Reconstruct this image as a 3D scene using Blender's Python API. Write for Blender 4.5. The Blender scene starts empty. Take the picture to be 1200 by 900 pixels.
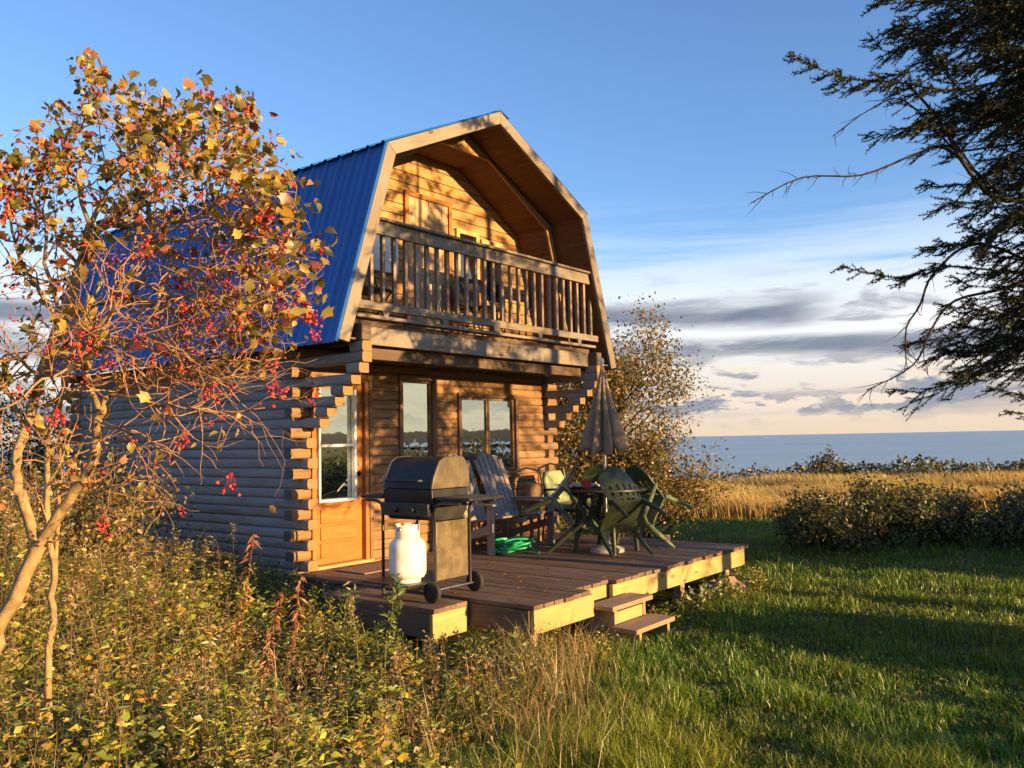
import bpy, math, random
import numpy as np
from mathutils import Vector, Matrix

random.seed(7)
rng = np.random.default_rng(7)
R = math.radians
sc = bpy.context.scene
COL = sc.collection

# ------------------------------------------------------------------ camera
CAM = Vector((-5.64, -7.16, 1.76))
YAW, PITCH, ROLL = R(38.0), R(3.74), R(1.09)
_f = Vector((math.cos(YAW) * math.cos(PITCH), math.sin(YAW) * math.cos(PITCH), math.sin(PITCH)))
_r = Vector((math.sin(YAW), -math.cos(YAW), 0))
_u = _r.cross(_f)
CR = _r * math.cos(ROLL) - _u * math.sin(ROLL)
CU = _u * math.cos(ROLL) + _r * math.sin(ROLL)
CF = _f
cd = bpy.data.cameras.new('camera')
cd.sensor_width = 36.0
cd.lens = 30.0
cd.clip_start = 0.05
cd.clip_end = 100000.0
cam = bpy.data.objects.new('camera', cd)
COL.objects.link(cam)
mw = Matrix((CR, CU, -CF)).transposed().to_4x4()
mw.translation = CAM
cam.matrix_world = mw
sc.camera = cam

# ------------------------------------------------------------------ light
SUN_AZ, SUN_EL = R(274.0), R(9.0)          # world angle from +X, counter-clockwise
sdir = Vector((math.cos(SUN_AZ) * math.cos(SUN_EL), math.sin(SUN_AZ) * math.cos(SUN_EL), math.sin(SUN_EL)))
sl = bpy.data.lights.new('sun', 'SUN')
sl.energy = 5.0
sl.angle = R(0.5)
sl.color = (1.0, 0.62, 0.25)
so = bpy.data.objects.new('sun', sl)
COL.objects.link(so)
so.rotation_euler = (-sdir).to_track_quat('-Z', 'Y').to_euler()
so.location = (0, -20, 10)

world = bpy.data.worlds.new('World')
sc.world = world
world.use_nodes = True
wt = world.node_tree
wt.nodes.clear()


class NT:
    """small helper for wiring nodes"""
    def __init__(self, tree):
        self.t = tree

    def n(self, typ, **kw):
        nd = self.t.nodes.new(typ)
        for k, v in kw.items():
            if k.startswith('i_'):
                key = k[2:]
                key = int(key) if key.isdigit() else key
                self.set(nd, key, v)
            else:
                setattr(nd, k, v)
        return nd

    def set(self, nd, key, v):
        s = nd.inputs[key]
        if hasattr(v, 'is_output') or isinstance(v, bpy.types.NodeSocket):
            self.t.links.new(v, s)
        else:
            s.default_value = v

    def math(self, op, a, b=0.0, c=None, clamp=False):
        nd = self.t.nodes.new('ShaderNodeMath')
        nd.operation = op
        nd.use_clamp = clamp
        self.set(nd, 0, a)
        if b is not None:
            self.set(nd, 1, b)
        if c is not None:
            self.set(nd, 2, c)
        return nd.outputs[0]

    def mix(self, fac, a, b, blend='MIX'):
        nd = self.t.nodes.new('ShaderNodeMix')
        nd.data_type = 'RGBA'
        nd.blend_type = blend
        self.set(nd, 0, fac)
        self.set(nd, 6, a)
        self.set(nd, 7, b)
        return nd.outputs[2]

    def ramp(self, fac, stops, interp='LINEAR'):
        nd = self.t.nodes.new('ShaderNodeValToRGB')
        cr = nd.color_ramp
        cr.interpolation = interp
        while len(cr.elements) < len(stops):
            cr.elements.new(0.5)
        for e, (p, c) in zip(cr.elements, stops):
            e.position = p
            e.color = tuple(c) + (1,) if len(c) == 3 else c
        self.set(nd, 0, fac)
        return nd.outputs[0]

    def smooth(self, x, a, b):
        nd = self.t.nodes.new('ShaderNodeMapRange')
        nd.interpolation_type = 'SMOOTHSTEP'
        self.set(nd, 0, x)
        nd.inputs[1].default_value = a
        nd.inputs[2].default_value = b
        nd.inputs[3].default_value = 0.0
        nd.inputs[4].default_value = 1.0
        return nd.outputs[0]

    def comb(self, x, y, z):
        nd = self.t.nodes.new('ShaderNodeCombineXYZ')
        for i, v in enumerate((x, y, z)):
            self.set(nd, i, v)
        return nd.outputs[0]

    def noise(self, vec, scale, detail=5.0, rough=0.55, dist=0.0):
        nd = self.t.nodes.new('ShaderNodeTexNoise')
        self.set(nd, 'Vector', vec)
        nd.inputs['Scale'].default_value = scale
        nd.inputs['Detail'].default_value = detail
        nd.inputs['Roughness'].default_value = rough
        nd.inputs['Distortion'].default_value = dist
        return nd.outputs[0]


W = NT(wt)
tc = W.n('ShaderNodeTexCoord')
sep = W.n('ShaderNodeSeparateXYZ')
wt.links.new(tc.outputs['Generated'], sep.inputs[0])
dx, dy, dz = sep.outputs
sky = W.n('ShaderNodeTexSky', sky_type='NISHITA', sun_disc=False, sun_elevation=SUN_EL,
          sun_rotation=math.pi / 2 - SUN_AZ, altitude=20.0, air_density=1.0, dust_density=0.6, ozone_density=2.5)
fw = W.math('ADD', W.math('MULTIPLY', dx, math.cos(YAW)), W.math('MULTIPLY', dy, math.sin(YAW)))
rt = W.math('ADD', W.math('MULTIPLY', dx, math.sin(YAW)), W.math('MULTIPLY', dy, -math.cos(YAW)))
az = W.math('ARCTAN2', rt, fw)             # bearing, zero along the coast view
el = W.math('ARCSINE', dz)
vec1 = W.comb(W.math('MULTIPLY', az, 2.2), W.math('MULTIPLY', el, 17.0), 3.1)
vec2 = W.comb(W.math('MULTIPLY', az, 6.0), W.math('MULTIPLY', el, 26.0), 8.7)
vec3 = W.comb(W.math('MULTIPLY', az, 1.2), W.math('MULTIPLY', el, 22.0), 1.3)
nA = W.noise(vec1, 1.6, 6.0, 0.55, 0.3)
nB = W.noise(vec2, 1.5, 7.0, 0.6, 0.4)
nC = W.noise(vec3, 1.3, 6.0, 0.6, 0.2)
skc = W.mix(1.0, sky.outputs[0], (.90, 1.0, 1.22, 1), 'MULTIPLY')
# thin bright veil low over the sea
veil = W.math('MULTIPLY', W.smooth(el, 0.30, 0.12), W.smooth(W.math('ADD', nC, W.math('MULTIPLY', W.smooth(el, 0.30, 0.12), 0.30)), 0.42, 0.68))
veil = W.math('MULTIPLY', veil, 0.92)
veilcol = W.ramp(W.math('MULTIPLY', el, 4.0), [(0.0, (3.5, 2.75, 2.05)), (0.16, (3.5, 2.9, 2.4)), (0.4, (4.0, 3.9, 3.75)), (1.0, (3.4, 3.9, 4.4))])
c1 = W.mix(veil, skc, veilcol)
# lens shaped grey bars: elevation bands broken by noise
def band(lo, hi, soft):
    return W.math('MULTIPLY', W.smooth(el, lo - soft, lo + soft), W.smooth(el, hi + soft, hi - soft))
warp = W.math('MULTIPLY', W.math('SUBTRACT', nA, 0.5), 0.05)
elw = W.math('ADD', el, warp)
def bandw(lo, hi, soft):
    return W.math('MULTIPLY', W.smooth(elw, lo - soft, lo + soft), W.smooth(elw, hi + soft, hi - soft))
bars = W.math('MAXIMUM', bandw(0.087, 0.108, 0.009), W.math('MULTIPLY', bandw(0.128, 0.152, 0.010), W.smooth(az, 0.40, 0.30)))
bars = W.math('MAXIMUM', bars, W.math('MULTIPLY', bandw(0.026, 0.048, 0.008), 0.6))
bars = W.math('MULTIPLY', bars, W.smooth(W.math('ADD', W.math('MULTIPLY', nA, 0.5), W.math('MULTIPLY', nB, 0.5)), 0.33, 0.50))
loose = W.math('MULTIPLY', W.smooth(nB, 0.50, 0.64), W.math('MULTIPLY', band(0.02, 0.17, 0.03), 0.7))
bars = W.math('MAXIMUM', bars, loose)
barcol = W.ramp(W.math('MULTIPLY', el, 5.0), [(0.0, (.85, .92, 1.12)), (0.3, (.55, .72, 1.08)), (1.0, (.75, 1.05, 1.5))])
barcol = W.mix(W.smooth(nB, 0.3, 0.75), barcol, (1.3, 1.4, 1.65, 1))
def cum_at(e_):
    return W.noise(W.comb(W.math('MULTIPLY', az, 6.0), W.math('MULTIPLY', e_, 17.0), 5.2), 1.7, 8.0, .58, .2)
cu0, cu1 = cum_at(el), cum_at(W.math('ADD', el, .012))
cum = W.math('MULTIPLY', W.smooth(W.math('ADD', cu0, W.math('MULTIPLY', W.smooth(el, .085, .03), .13)), .54, .60), band(0.022, 0.078, .012))
cumcol = W.mix(W.smooth(W.math('SUBTRACT', cu0, cu1), .0, .075), (1.2, 1.35, 1.7, 1), (3.8, 3.2, 2.6, 1))
sund = W.math('ADD', W.math('MULTIPLY', dx, math.cos(SUN_AZ)), W.math('MULTIPLY', dy, math.sin(SUN_AZ)))
nearsun = W.math('MULTIPLY', W.smooth(sund, .25, .95), W.smooth(el, .55, .02))
bars = W.math('MULTIPLY', bars, W.math('SUBTRACT', 1.0, W.math('MULTIPLY', nearsun, .7)))
c2 = W.mix(bars, c1, barcol)
c2 = W.mix(W.math('MULTIPLY', cum, .9), c2, cumcol)
c2 = W.mix(W.math('MULTIPLY', nearsun, .85), c2, (2.9, 2.5, 1.55, 1))
bg = W.n('ShaderNodeBackground')
wt.links.new(c2, bg.inputs[0])
bg.inputs[1].default_value = 0.10
wo = W.n('ShaderNodeOutputWorld')
wt.links.new(bg.outputs[0], wo.inputs[0])

vs = sc.view_settings
vs.view_transform = 'Standard'
vs.look = 'None'
vs.exposure = 1.4
vs.gamma = 1.0
vs.use_curve_mapping = False
sc.cycles.max_bounces = 6
sc.cycles.transparent_max_bounces = 4
sc.cycles.use_denoising = True


# ------------------------------------------------------------------ helpers
def AD(a, d, z=0.0):
    """point a metres right of and d metres ahead of where the photographer stands"""
    return Vector((CAM.x + a * math.sin(YAW) + d * math.cos(YAW), CAM.y - a * math.cos(YAW) + d * math.sin(YAW), z))


def AD_np(a, d):
    return CAM.x + a * math.sin(YAW) + d * math.cos(YAW), CAM.y - a * math.cos(YAW) + d * math.sin(YAW)


def Q(px, py, depth):
    return CAM + CF * depth + CR * ((px - 600) / 1000 * depth) - CU * ((py - 450) / 1000 * depth)


def finish(me, mat, smooth=True, angle=38):
    if mat is not None:
        me.materials.append(mat)
    if smooth and len(me.polygons):
        me.polygons.foreach_set('use_smooth', np.ones(len(me.polygons), bool))
        me.set_sharp_from_angle(angle=R(angle))
    me.update()


def link(name, me, parent=None, kind=None):
    o = bpy.data.objects.new(name, me)
    COL.objects.link(o)
    if parent is not None:
        o.parent = parent
        o.matrix_parent_inverse = Matrix.Translation(parent.location).inverted()
    if kind:
        o['kind'] = kind
    return o


def tag(o, label, cat, group=None):
    o['label'] = label
    o['category'] = cat
    if group:
        o['group'] = group
    return o


def thing(name, label, cat, loc=(0, 0, 0), group=None):
    o = bpy.data.objects.new(name, None)
    o.empty_display_size = 0.2
    COL.objects.link(o)
    o.location = loc
    return tag(o, label, cat, group)


def copy_tree(o, parent=None):
    c = o.copy()
    COL.objects.link(c)
    if parent is not None:
        c.parent = parent
    for ch in [x for x in o.children]:
        copy_tree(ch, c)
    return c


class MB:
    def __init__(self):
        self.v, self.f = [], []

    def add(self, vs, fs):
        n = len(self.v)
        self.v.extend([tuple(p) for p in vs])
        self.f.extend([tuple(i + n for i in q) for q in fs])
        return self

    def box(self, lo, hi, M=None):
        x0, y0, z0 = lo
        x1, y1, z1 = hi
        vs = [Vector(p) for p in ((x0, y0, z0), (x1, y0, z0), (x1, y1, z0), (x0, y1, z0),
                                  (x0, y0, z1), (x1, y0, z1), (x1, y1, z1), (x0, y1, z1))]
        if M is not None:
            vs = [M @ p for p in vs]
        return self.add(vs, [(0, 3, 2, 1), (4, 5, 6, 7), (0, 1, 5, 4), (1, 2, 6, 5), (2, 3, 7, 6), (3, 0, 4, 7)])

    def prism(self, poly, axis, a0, a1):
        """poly in the two other axes, extruded along axis"""
        n = len(poly)
        vs = []
        for t in (a0, a1):
            for (p, q) in poly:
                vs.append((t, p, q) if axis == 0 else (p, t, q) if axis == 1 else (p, q, t))
        area = sum(poly[i][0] * poly[(i + 1) % n][1] - poly[(i + 1) % n][0] * poly[i][1] for i in range(n))
        flip = (area > 0) == (axis == 1)
        fs = [tuple(range(n))[::-1], tuple(range(n, 2 * n))]
        for i in range(n):
            j = (i + 1) % n
            fs.append((i, j, n + j, n + i))
        if flip:
            fs = [q[::-1] for q in fs]
        return self.add(vs, fs)

    def beam(self, p0, p1, w, h, up=(0, 0, 1)):
        p0, p1 = Vector(p0), Vector(p1)
        d = (p1 - p0)
        L = d.length
        d.normalize()
        u = Vector(up)
        s = d.cross(u)
        if s.length < 1e-4:
            s = d.cross(Vector((1, 0, 0)))
        s.normalize()
        u = s.cross(d)
        M = Matrix((d, s, u)).transposed().to_4x4()
        M.translation = p0
        return self.box((0, -w / 2, -h / 2), (L, w / 2, h / 2), M)

    def tube(self, pts, rad, n=8, cap=True):
        pts = [Vector(p) for p in pts]
        if not hasattr(rad, '__len__'):
            rad = [rad] * len(pts)
        rings = []
        prev = None
        for i, p in enumerate(pts):
            t = (pts[min(i + 1, len(pts) - 1)] - pts[max(i - 1, 0)]).normalized()
            if prev is None:
                s = t.cross(Vector((0, 0, 1)))
                if s.length < 1e-3:
                    s = t.cross(Vector((1, 0, 0)))
            else:
                s = prev - t * prev.dot(t)
            s.normalize()
            prev = s
            b = t.cross(s)
            rings.append([p + (s * math.cos(2 * math.pi * k / n) + b * math.sin(2 * math.pi * k / n)) * rad[i] for k in range(n)])
        vs = [q for r_ in rings for q in r_]
        fs = []
        for i in range(len(pts) - 1):
            for k in range(n):
                k2 = (k + 1) % n
                fs.append((i * n + k, i * n + k2, (i + 1) * n + k2, (i + 1) * n + k))
        if cap:
            fs.append(tuple(range(n))[::-1])
            m = (len(pts) - 1) * n
            fs.append(tuple(m + k for k in range(n)))
        return self.add(vs, fs)

    def lathe(self, prof, c=(0, 0, 0), n=24, axis=2):
        """profile of (radius, height) turned about a line through c"""
        vs, fs = [], []
        for (r_, h) in prof:
            for k in range(n):
                a = 2 * math.pi * k / n
                p = (r_ * math.cos(a), r_ * math.sin(a), h)
                if axis == 0:
                    p = (h, p[0], p[1])
                elif axis == 1:
                    p = (p[1], h, p[0])
                vs.append((p[0] + c[0], p[1] + c[1], p[2] + c[2]))
        for i in range(len(prof) - 1):
            for k in range(n):
                k2 = (k + 1) % n
                fs.append((i * n + k, i * n + k2, (i + 1) * n + k2, (i + 1) * n + k))
        fs.append(tuple(range(n))[::-1])
        m = (len(prof) - 1) * n
        fs.append(tuple(m + k for k in range(n)))
        return self.add(vs, fs)

    def build(self, name, mat, parent=None, smooth=True, bevel=0.0, angle=38):
        me = bpy.data.meshes.new(name)
        me.from_pydata(self.v, [], self.f)
        finish(me, mat, smooth, angle)
        o = link(name, me, parent)
        if bevel:
            m = o.modifiers.new('bevel', 'BEVEL')
            m.width = bevel
            m.segments = 2
            m.limit_method = 'ANGLE'
            m.angle_limit = R(50)
        return o


def board(name, p0, p1, w, h, mat, parent=None, up=(0, 0, 1), bevel=0.004):
    """a sawn board as an object of its own, its local X along the grain"""
    p0, p1 = Vector(p0), Vector(p1)
    d = p1 - p0
    L = d.length
    d.normalize()
    u = Vector(up)
    s = u.cross(d).normalized()
    u = d.cross(s)
    mb = MB().box((0, -w / 2, -h / 2), (L, w / 2, h / 2))
    o = mb.build(name, mat, parent, bevel=bevel)
    M = Matrix((d, s, u)).transposed().to_4x4()
    M.translation = p0
    o.matrix_basis = M
    return o


def arr_mesh(name, verts, tris, col=None, quads=None):
    """mesh straight from numpy arrays, with an optional colour per vertex"""
    me = bpy.data.meshes.new(name)
    nv = len(verts)
    me.vertices.add(nv)
    me.vertices.foreach_set('co', np.ascontiguousarray(verts, np.float32).ravel())
    loops, starts, tot = [], [], 0
    if tris is not None and len(tris):
        loops.append(tris.ravel())
        starts.append(np.arange(len(tris)) * 3)
        tot += len(tris) * 3
    if quads is not None and len(quads):
        loops.append(quads.ravel())
        starts.append(tot + np.arange(len(quads)) * 4)
    lp = np.concatenate(loops).astype(np.int32)
    st = np.concatenate(starts).astype(np.int32)
    me.loops.add(len(lp))
    me.loops.foreach_set('vertex_index', lp)
    me.polygons.add(len(st))
    me.polygons.foreach_set('loop_start', st)
    me.update(calc_edges=True)
    if col is not None:
        ca = me.color_attributes.new('tint', 'FLOAT_COLOR', 'POINT')
        c4 = np.ones((nv, 4), np.float32)
        c4[:, :3] = col
        ca.data.foreach_set('color', c4.ravel())
    return me


def unit(v):
    return v / np.maximum(np.linalg.norm(v, axis=-1, keepdims=True), 1e-9)


def vnoise(x, y, seed=0):
    """smooth value noise, 0..1"""
    xi, yi = np.floor(x).astype(int), np.floor(y).astype(int)
    fx, fy = x - xi, y - yi
    fx, fy = fx * fx * (3 - 2 * fx), fy * fy * (3 - 2 * fy)
    def h(i, j):
        n = (i * 374761393 + j * 668265263 + seed * 1442695041) & 0x7fffffff
        n = ((n ^ (n >> 13)) * 1274126177) & 0x7fffffff
        return ((n ^ (n >> 16)) & 0xffff) / 65535.0
    return (h(xi, yi) * (1 - fx) + h(xi + 1, yi) * fx) * (1 - fy) + (h(xi, yi + 1) * (1 - fx) + h(xi + 1, yi + 1) * fx) * fy


class Buf:
    """gathers leaves, blades and stems as arrays"""
    def __init__(self):
        self.V, self.T, self.C, self.n = [], [], [], 0

    def put(self, V, T, C):
        """V (m,k,3) template copies, T (t,3) indices inside one copy, C (m,3) or (m,k,3)"""
        m, k = V.shape[:2]
        self.V.append(V.reshape(-1, 3))
        self.T.append((np.asarray(T)[None] + (self.n + np.arange(m) * k)[:, None, None]).reshape(-1, 3))
        if C.ndim == 2:
            C = np.repeat(C[:, None], k, 1)
        self.C.append(C.reshape(-1, 3))
        self.n += m * k

    def leaves(self, P, D, N, L, Wd, C, shape='leaf'):
        D = unit(D)
        S = unit(np.cross(D, N))
        U = np.cross(S, D)
        if shape == 'leaf':
            tp = np.array([(0, 0, 0), (.42, .5, .10), (.42, -.5, .10), (1, 0, -.12), (.5, 0, 0)])
            T = [(0, 4, 1), (1, 4, 3), (0, 2, 4), (2, 3, 4)]
        elif shape == 'curl':
            tp = np.array([(0, 0, 0), (.32, 0, -.03), (.30, .40, .13), (.30, -.40, .10), (.66, 0, -.09), (.66, .36, .02), (.64, -.38, .06), (1, .05, -.34)])
            T = [(0, 1, 2), (0, 3, 1), (1, 4, 5), (1, 5, 2), (1, 3, 6), (1, 6, 4), (4, 7, 5), (4, 6, 7)]
        elif shape == 'diamond':
            tp = np.array([(0, 0, 0), (.45, .5, .08), (1, 0, -.05), (.45, -.5, .08)])
            T = [(0, 2, 1), (0, 3, 2)]
        elif shape == 'lobed':
            o = [(0, 0), (.10, .22), (.30, .62), (.42, .40), (.62, .70), (.74, .34), (1.05, .05), (.74, -.30), (.66, -.66), (.44, -.38), (.26, -.60), (.08, -.2)]
            tp = np.array([(.40, 0, 0)] + [(x, y, .16 * abs(y) - .10 * max(0, x - .5)) for x, y in o])
            T = [(0, i, i + 1 if i < 12 else 1) for i in range(1, 13)]
        elif shape == 'needle':
            tp = np.array([(0, .5, 0), (0, -.5, 0), (1, 0, 0)])
            T = [(0, 1, 2)]
        V = (P[:, None] + D[:, None] * (tp[None, :, 0:1] * L[:, None, None]) + S[:, None] * (tp[None, :, 1:2] * Wd[:, None, None])
             + U[:, None] * (tp[None, :, 2:3] * L[:, None, None]))
        self.put(V, T, C)

    def blades(self, P, H, Wd, lean, C, tipC=None):
        """bent grass blades: lean (n,2) is how far the tip hangs over"""
        n = len(P)
        a = rng.uniform(0, 2 * np.pi, n)
        s = np.stack([np.cos(a), np.sin(a), np.zeros(n)], 1) * Wd[:, None] * .5
        le = np.concatenate([lean, np.zeros((n, 1))], 1)
        up = np.array([0, 0, 1.0])
        m = P + up * (H * .55)[:, None] + le * .28
        t = P + up * (H * np.sqrt(np.maximum(.15, 1 - (np.linalg.norm(lean, axis=1) / np.maximum(H, 1e-3)) ** 2 * .6)))[:, None] + le
        V = np.stack([P - s, P + s, m - s * .8, m + s * .8, t], 1)
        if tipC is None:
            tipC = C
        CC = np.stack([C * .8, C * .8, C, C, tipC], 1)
        self.put(V, [(0, 1, 3), (0, 3, 2), (2, 3, 4)], CC)

    def stems(self, A, B, r0, r1, C, bend=None, seg=4):
        """three sided tapering stems from A to B, bowed by bend"""
        n = len(A)
        if bend is None:
            bend = np.zeros((n, 3))
        ang = np.array([0, 2.094, 4.189])
        ring = np.stack([np.cos(ang), np.sin(ang), 0 * ang], 1)
        # a frame across each stem
        d = unit(B - A)
        s = unit(np.cross(d, np.where(np.abs(d[:, 2:3]) > .9, np.array([[1., 0, 0]]), np.array([[0, 0, 1.]]))))
        b = np.cross(d, s)
        rows = []
        for i in range(seg + 1):
            t = i / seg
            c = A + (B - A) * t + bend * (4 * t * (1 - t))
            r = np.broadcast_to(np.asarray(r0 + (r1 - r0) * t, float), (n,))
            rows.append(c[:, None] + (s[:, None] * ring[None, :, 0:1] + b[:, None] * ring[None, :, 1:2]) * r[:, None, None])
        V = np.concatenate(rows, 1)
        T = []
        for i in range(seg):
            for k in range(3):
                k2 = (k + 1) % 3
                p, q, u, v = i * 3 + k, i * 3 + k2, (i + 1) * 3 + k2, (i + 1) * 3 + k
                T += [(p, q, u), (p, u, v)]
        self.put(V, T, C)

    def build(self, name, mat, parent=None, kind=None):
        me = arr_mesh(name, np.concatenate(self.V), np.concatenate(self.T), np.concatenate(self.C))
        me.materials.append(mat)
        return link(name, me, parent, kind)


def jit(c, n, v=.25, hue=.12):
    """n colours scattered about c"""
    c = np.asarray(c, float)
    return np.clip(c[None] * rng.uniform(1 - v, 1 + v, (n, 1)) * rng.uniform(1 - hue, 1 + hue, (n, 3)), .004, .95)


def pick(cols, n, w=None):
    cols = np.asarray(cols, float)
    i = rng.choice(len(cols), n, p=w)
    return np.clip(cols[i] * rng.uniform(.72, 1.28, (n, 1)) * rng.uniform(.9, 1.1, (n, 3)), .004, .95)


def rdir(n):
    return unit(rng.normal(size=(n, 3)))


# ------------------------------------------------------------------ materials
MATS = {}


def mat_new(name):
    m = bpy.data.materials.new(name)
    m.use_nodes = True
    m.node_tree.nodes.clear()
    MATS[name] = m
    return m, NT(m.node_tree)


def principled(T, color, rough, metal=0.0, spec=0.5, bump=None, bstr=.2, bdist=.01):
    p = T.n('ShaderNodeBsdfPrincipled')
    T.set(p, 'Base Color', color)
    T.set(p, 'Roughness', rough)
    p.inputs['Metallic'].default_value = metal
    p.inputs['Specular IOR Level'].default_value = spec
    if bump is not None:
        b = T.n('ShaderNodeBump')
        b.inputs['Strength'].default_value = bstr
        b.inputs['Distance'].default_value = bdist
        T.set(b, 'Height', bump)
        T.t.links.new(b.outputs[0], p.inputs['Normal'])
    return p


def out(T, sh):
    o = T.n('ShaderNodeOutputMaterial')
    T.t.links.new(sh, o.inputs[0])


def rgba(c):
    return (c[0], c[1], c[2], 1.0)


def wood(name, light, dark, axis=0, freq=9.0, stretch=14.0, rough=.78, island=.22, knots=.5, grey=None, bump=.35, end=None):
    m, T = mat_new(name)
    tcn = T.n('ShaderNodeTexCoord')
    oi = T.n('ShaderNodeObjectInfo')
    geo = T.n('ShaderNodeNewGeometry')
    shift = T.math('ADD', T.math('MULTIPLY', oi.outputs['Random'], 37.0), T.math('MULTIPLY', geo.outputs['Random Per Island'], 23.0))
    va = T.n('ShaderNodeVectorMath', operation='ADD')
    T.t.links.new(tcn.outputs['Object'], va.inputs[0])
    T.t.links.new(T.comb(shift, shift, shift), va.inputs[1])
    mp = T.n('ShaderNodeMapping')
    T.t.links.new(va.outputs[0], mp.inputs[0])
    s = [freq] * 3
    s[axis] = freq / stretch
    mp.inputs['Scale'].default_value = s
    g = T.noise(mp.outputs[0], 4.0, 6.0, .62, .6)
    g2 = T.noise(va.outputs[0], 1.7, 4.0, .55)
    fine = T.noise(mp.outputs[0], 19.0, 3.0, .6)
    c = T.ramp(g, [(.30, dark), (.52, [(a + b) / 2 for a, b in zip(light, dark)]), (.72, light)])
    if grey is not None:
        c = T.mix(T.smooth(g2, .40, .62), c, rgba(grey))
    val = T.math('ADD', T.math('MULTIPLY', geo.outputs['Random Per Island'], island), T.math('MULTIPLY', oi.outputs['Random'], island))
    val = T.math('ADD', val, 1.0 - island)
    hs = T.n('ShaderNodeHueSaturation')
    T.set(hs, 'Color', c)
    T.set(hs, 'Value', val)
    c = hs.outputs[0]
    c = T.mix(T.math('MULTIPLY', T.smooth(fine, .60, .75), .45), c, rgba([x * .45 for x in dark]))
    if knots:
        mk = T.n('ShaderNodeMapping')
        T.t.links.new(va.outputs[0], mk.inputs[0])
        s2 = [7.0] * 3
        s2[axis] = 2.6
        mk.inputs['Scale'].default_value = s2
        vo = T.n('ShaderNodeTexVoronoi')
        T.t.links.new(mk.outputs[0], vo.inputs['Vector'])
        vo.inputs['Scale'].default_value = 1.0
        kf = T.math('MULTIPLY', T.smooth(vo.outputs['Distance'], .16, .07), knots)
        c = T.mix(kf, c, rgba([x * .35 for x in dark]))
    if end is not None:       # sawn end grain keeps its own colour
        sn = T.n('ShaderNodeSeparateXYZ')
        T.t.links.new(tcn.outputs['Normal'], sn.inputs[0])
        c = T.mix(T.smooth(T.math('ABSOLUTE', sn.outputs[axis]), .75, .9), c, T.mix(T.noise(va.outputs[0], 30.0, 3), rgba([x * .6 for x in end]), rgba(end)))
    h = T.math('ADD', g, T.math('MULTIPLY', fine, .4))
    out(T, principled(T, c, rough, 0, .3, h, bump, .006).outputs[0])
    return m


def plain(name, color, rough=.6, metal=0.0, spec=.5, var=.25, scale=8.0, dirt=None, bump=.1):
    m, T = mat_new(name)
    tcn = T.n('ShaderNodeTexCoord')
    g = T.noise(tcn.outputs['Object'], scale, 6.0, .6)
    c = T.mix(T.smooth(g, .3, .7), rgba([x * (1 - var) for x in color]), rgba([min(1, x * (1 + var)) for x in color]))
    if dirt is not None:
        g2 = T.noise(tcn.outputs['Object'], scale * .45, 7.0, .65, .5)
        c = T.mix(T.math('MULTIPLY', T.smooth(g2, .52, .72), .75), c, rgba(dirt))
    r = T.math('ADD', rough - .08, T.math('MULTIPLY', g, .16))
    out(T, principled(T, c, r, metal, spec, T.noise(tcn.outputs['Object'], scale * 7, 3), bump, .003).outputs[0])
    return m


def leafy(name, trans=.35, gloss=.06):
    """foliage: colour comes from the leaf itself, light also passes through it"""
    m, T = mat_new(name)
    at = T.n('ShaderNodeAttribute', attribute_name='tint')
    d = T.n('ShaderNodeBsdfDiffuse')
    t = T.n('ShaderNodeBsdfTranslucent')
    T.t.links.new(at.outputs['Color'], d.inputs[0])
    tcol = T.mix(1.0, at.outputs['Color'], (1.25, 1.15, .7, 1), 'MULTIPLY')
    T.t.links.new(tcol, t.inputs[0])
    g = T.n('ShaderNodeBsdfGlossy')
    g.inputs['Roughness'].default_value = .45
    g.inputs['Color'].default_value = (.9, .9, .9, 1)
    m1 = T.n('ShaderNodeMixShader')
    m1.inputs[0].default_value = trans
    T.t.links.new(d.outputs[0], m1.inputs[1])
    T.t.links.new(t.outputs[0], m1.inputs[2])
    m2 = T.n('ShaderNodeMixShader')
    m2.inputs[0].default_value = gloss
    T.t.links.new(m1.outputs[0], m2.inputs[1])
    T.t.links.new(g.outputs[0], m2.inputs[2])
    out(T, m2.outputs[0])
    return m


def glass(name, refl=.85, inside=(.012, .012, .014)):
    m, T = mat_new(name)
    tcn = T.n('ShaderNodeTexCoord')
    d = T.n('ShaderNodeBsdfDiffuse')
    d.inputs[0].default_value = rgba(inside)
    g = T.n('ShaderNodeBsdfGlossy')
    g.inputs['Roughness'].default_value = .015
    g.inputs['Color'].default_value = (.86, .95, .92, 1)
    b = T.n('ShaderNodeBump')
    b.inputs['Strength'].default_value = .05
    b.inputs['Distance'].default_value = .01
    T.set(b, 'Height', T.noise(tcn.outputs['Object'], 3.0, 2.0))
    T.t.links.new(b.outputs[0], g.inputs['Normal'])
    mx = T.n('ShaderNodeMixShader')
    mx.inputs[0].default_value = refl
    T.t.links.new(d.outputs[0], mx.inputs[1])
    T.t.links.new(g.outputs[0], mx.inputs[2])
    out(T, mx.outputs[0])
    return m


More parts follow.
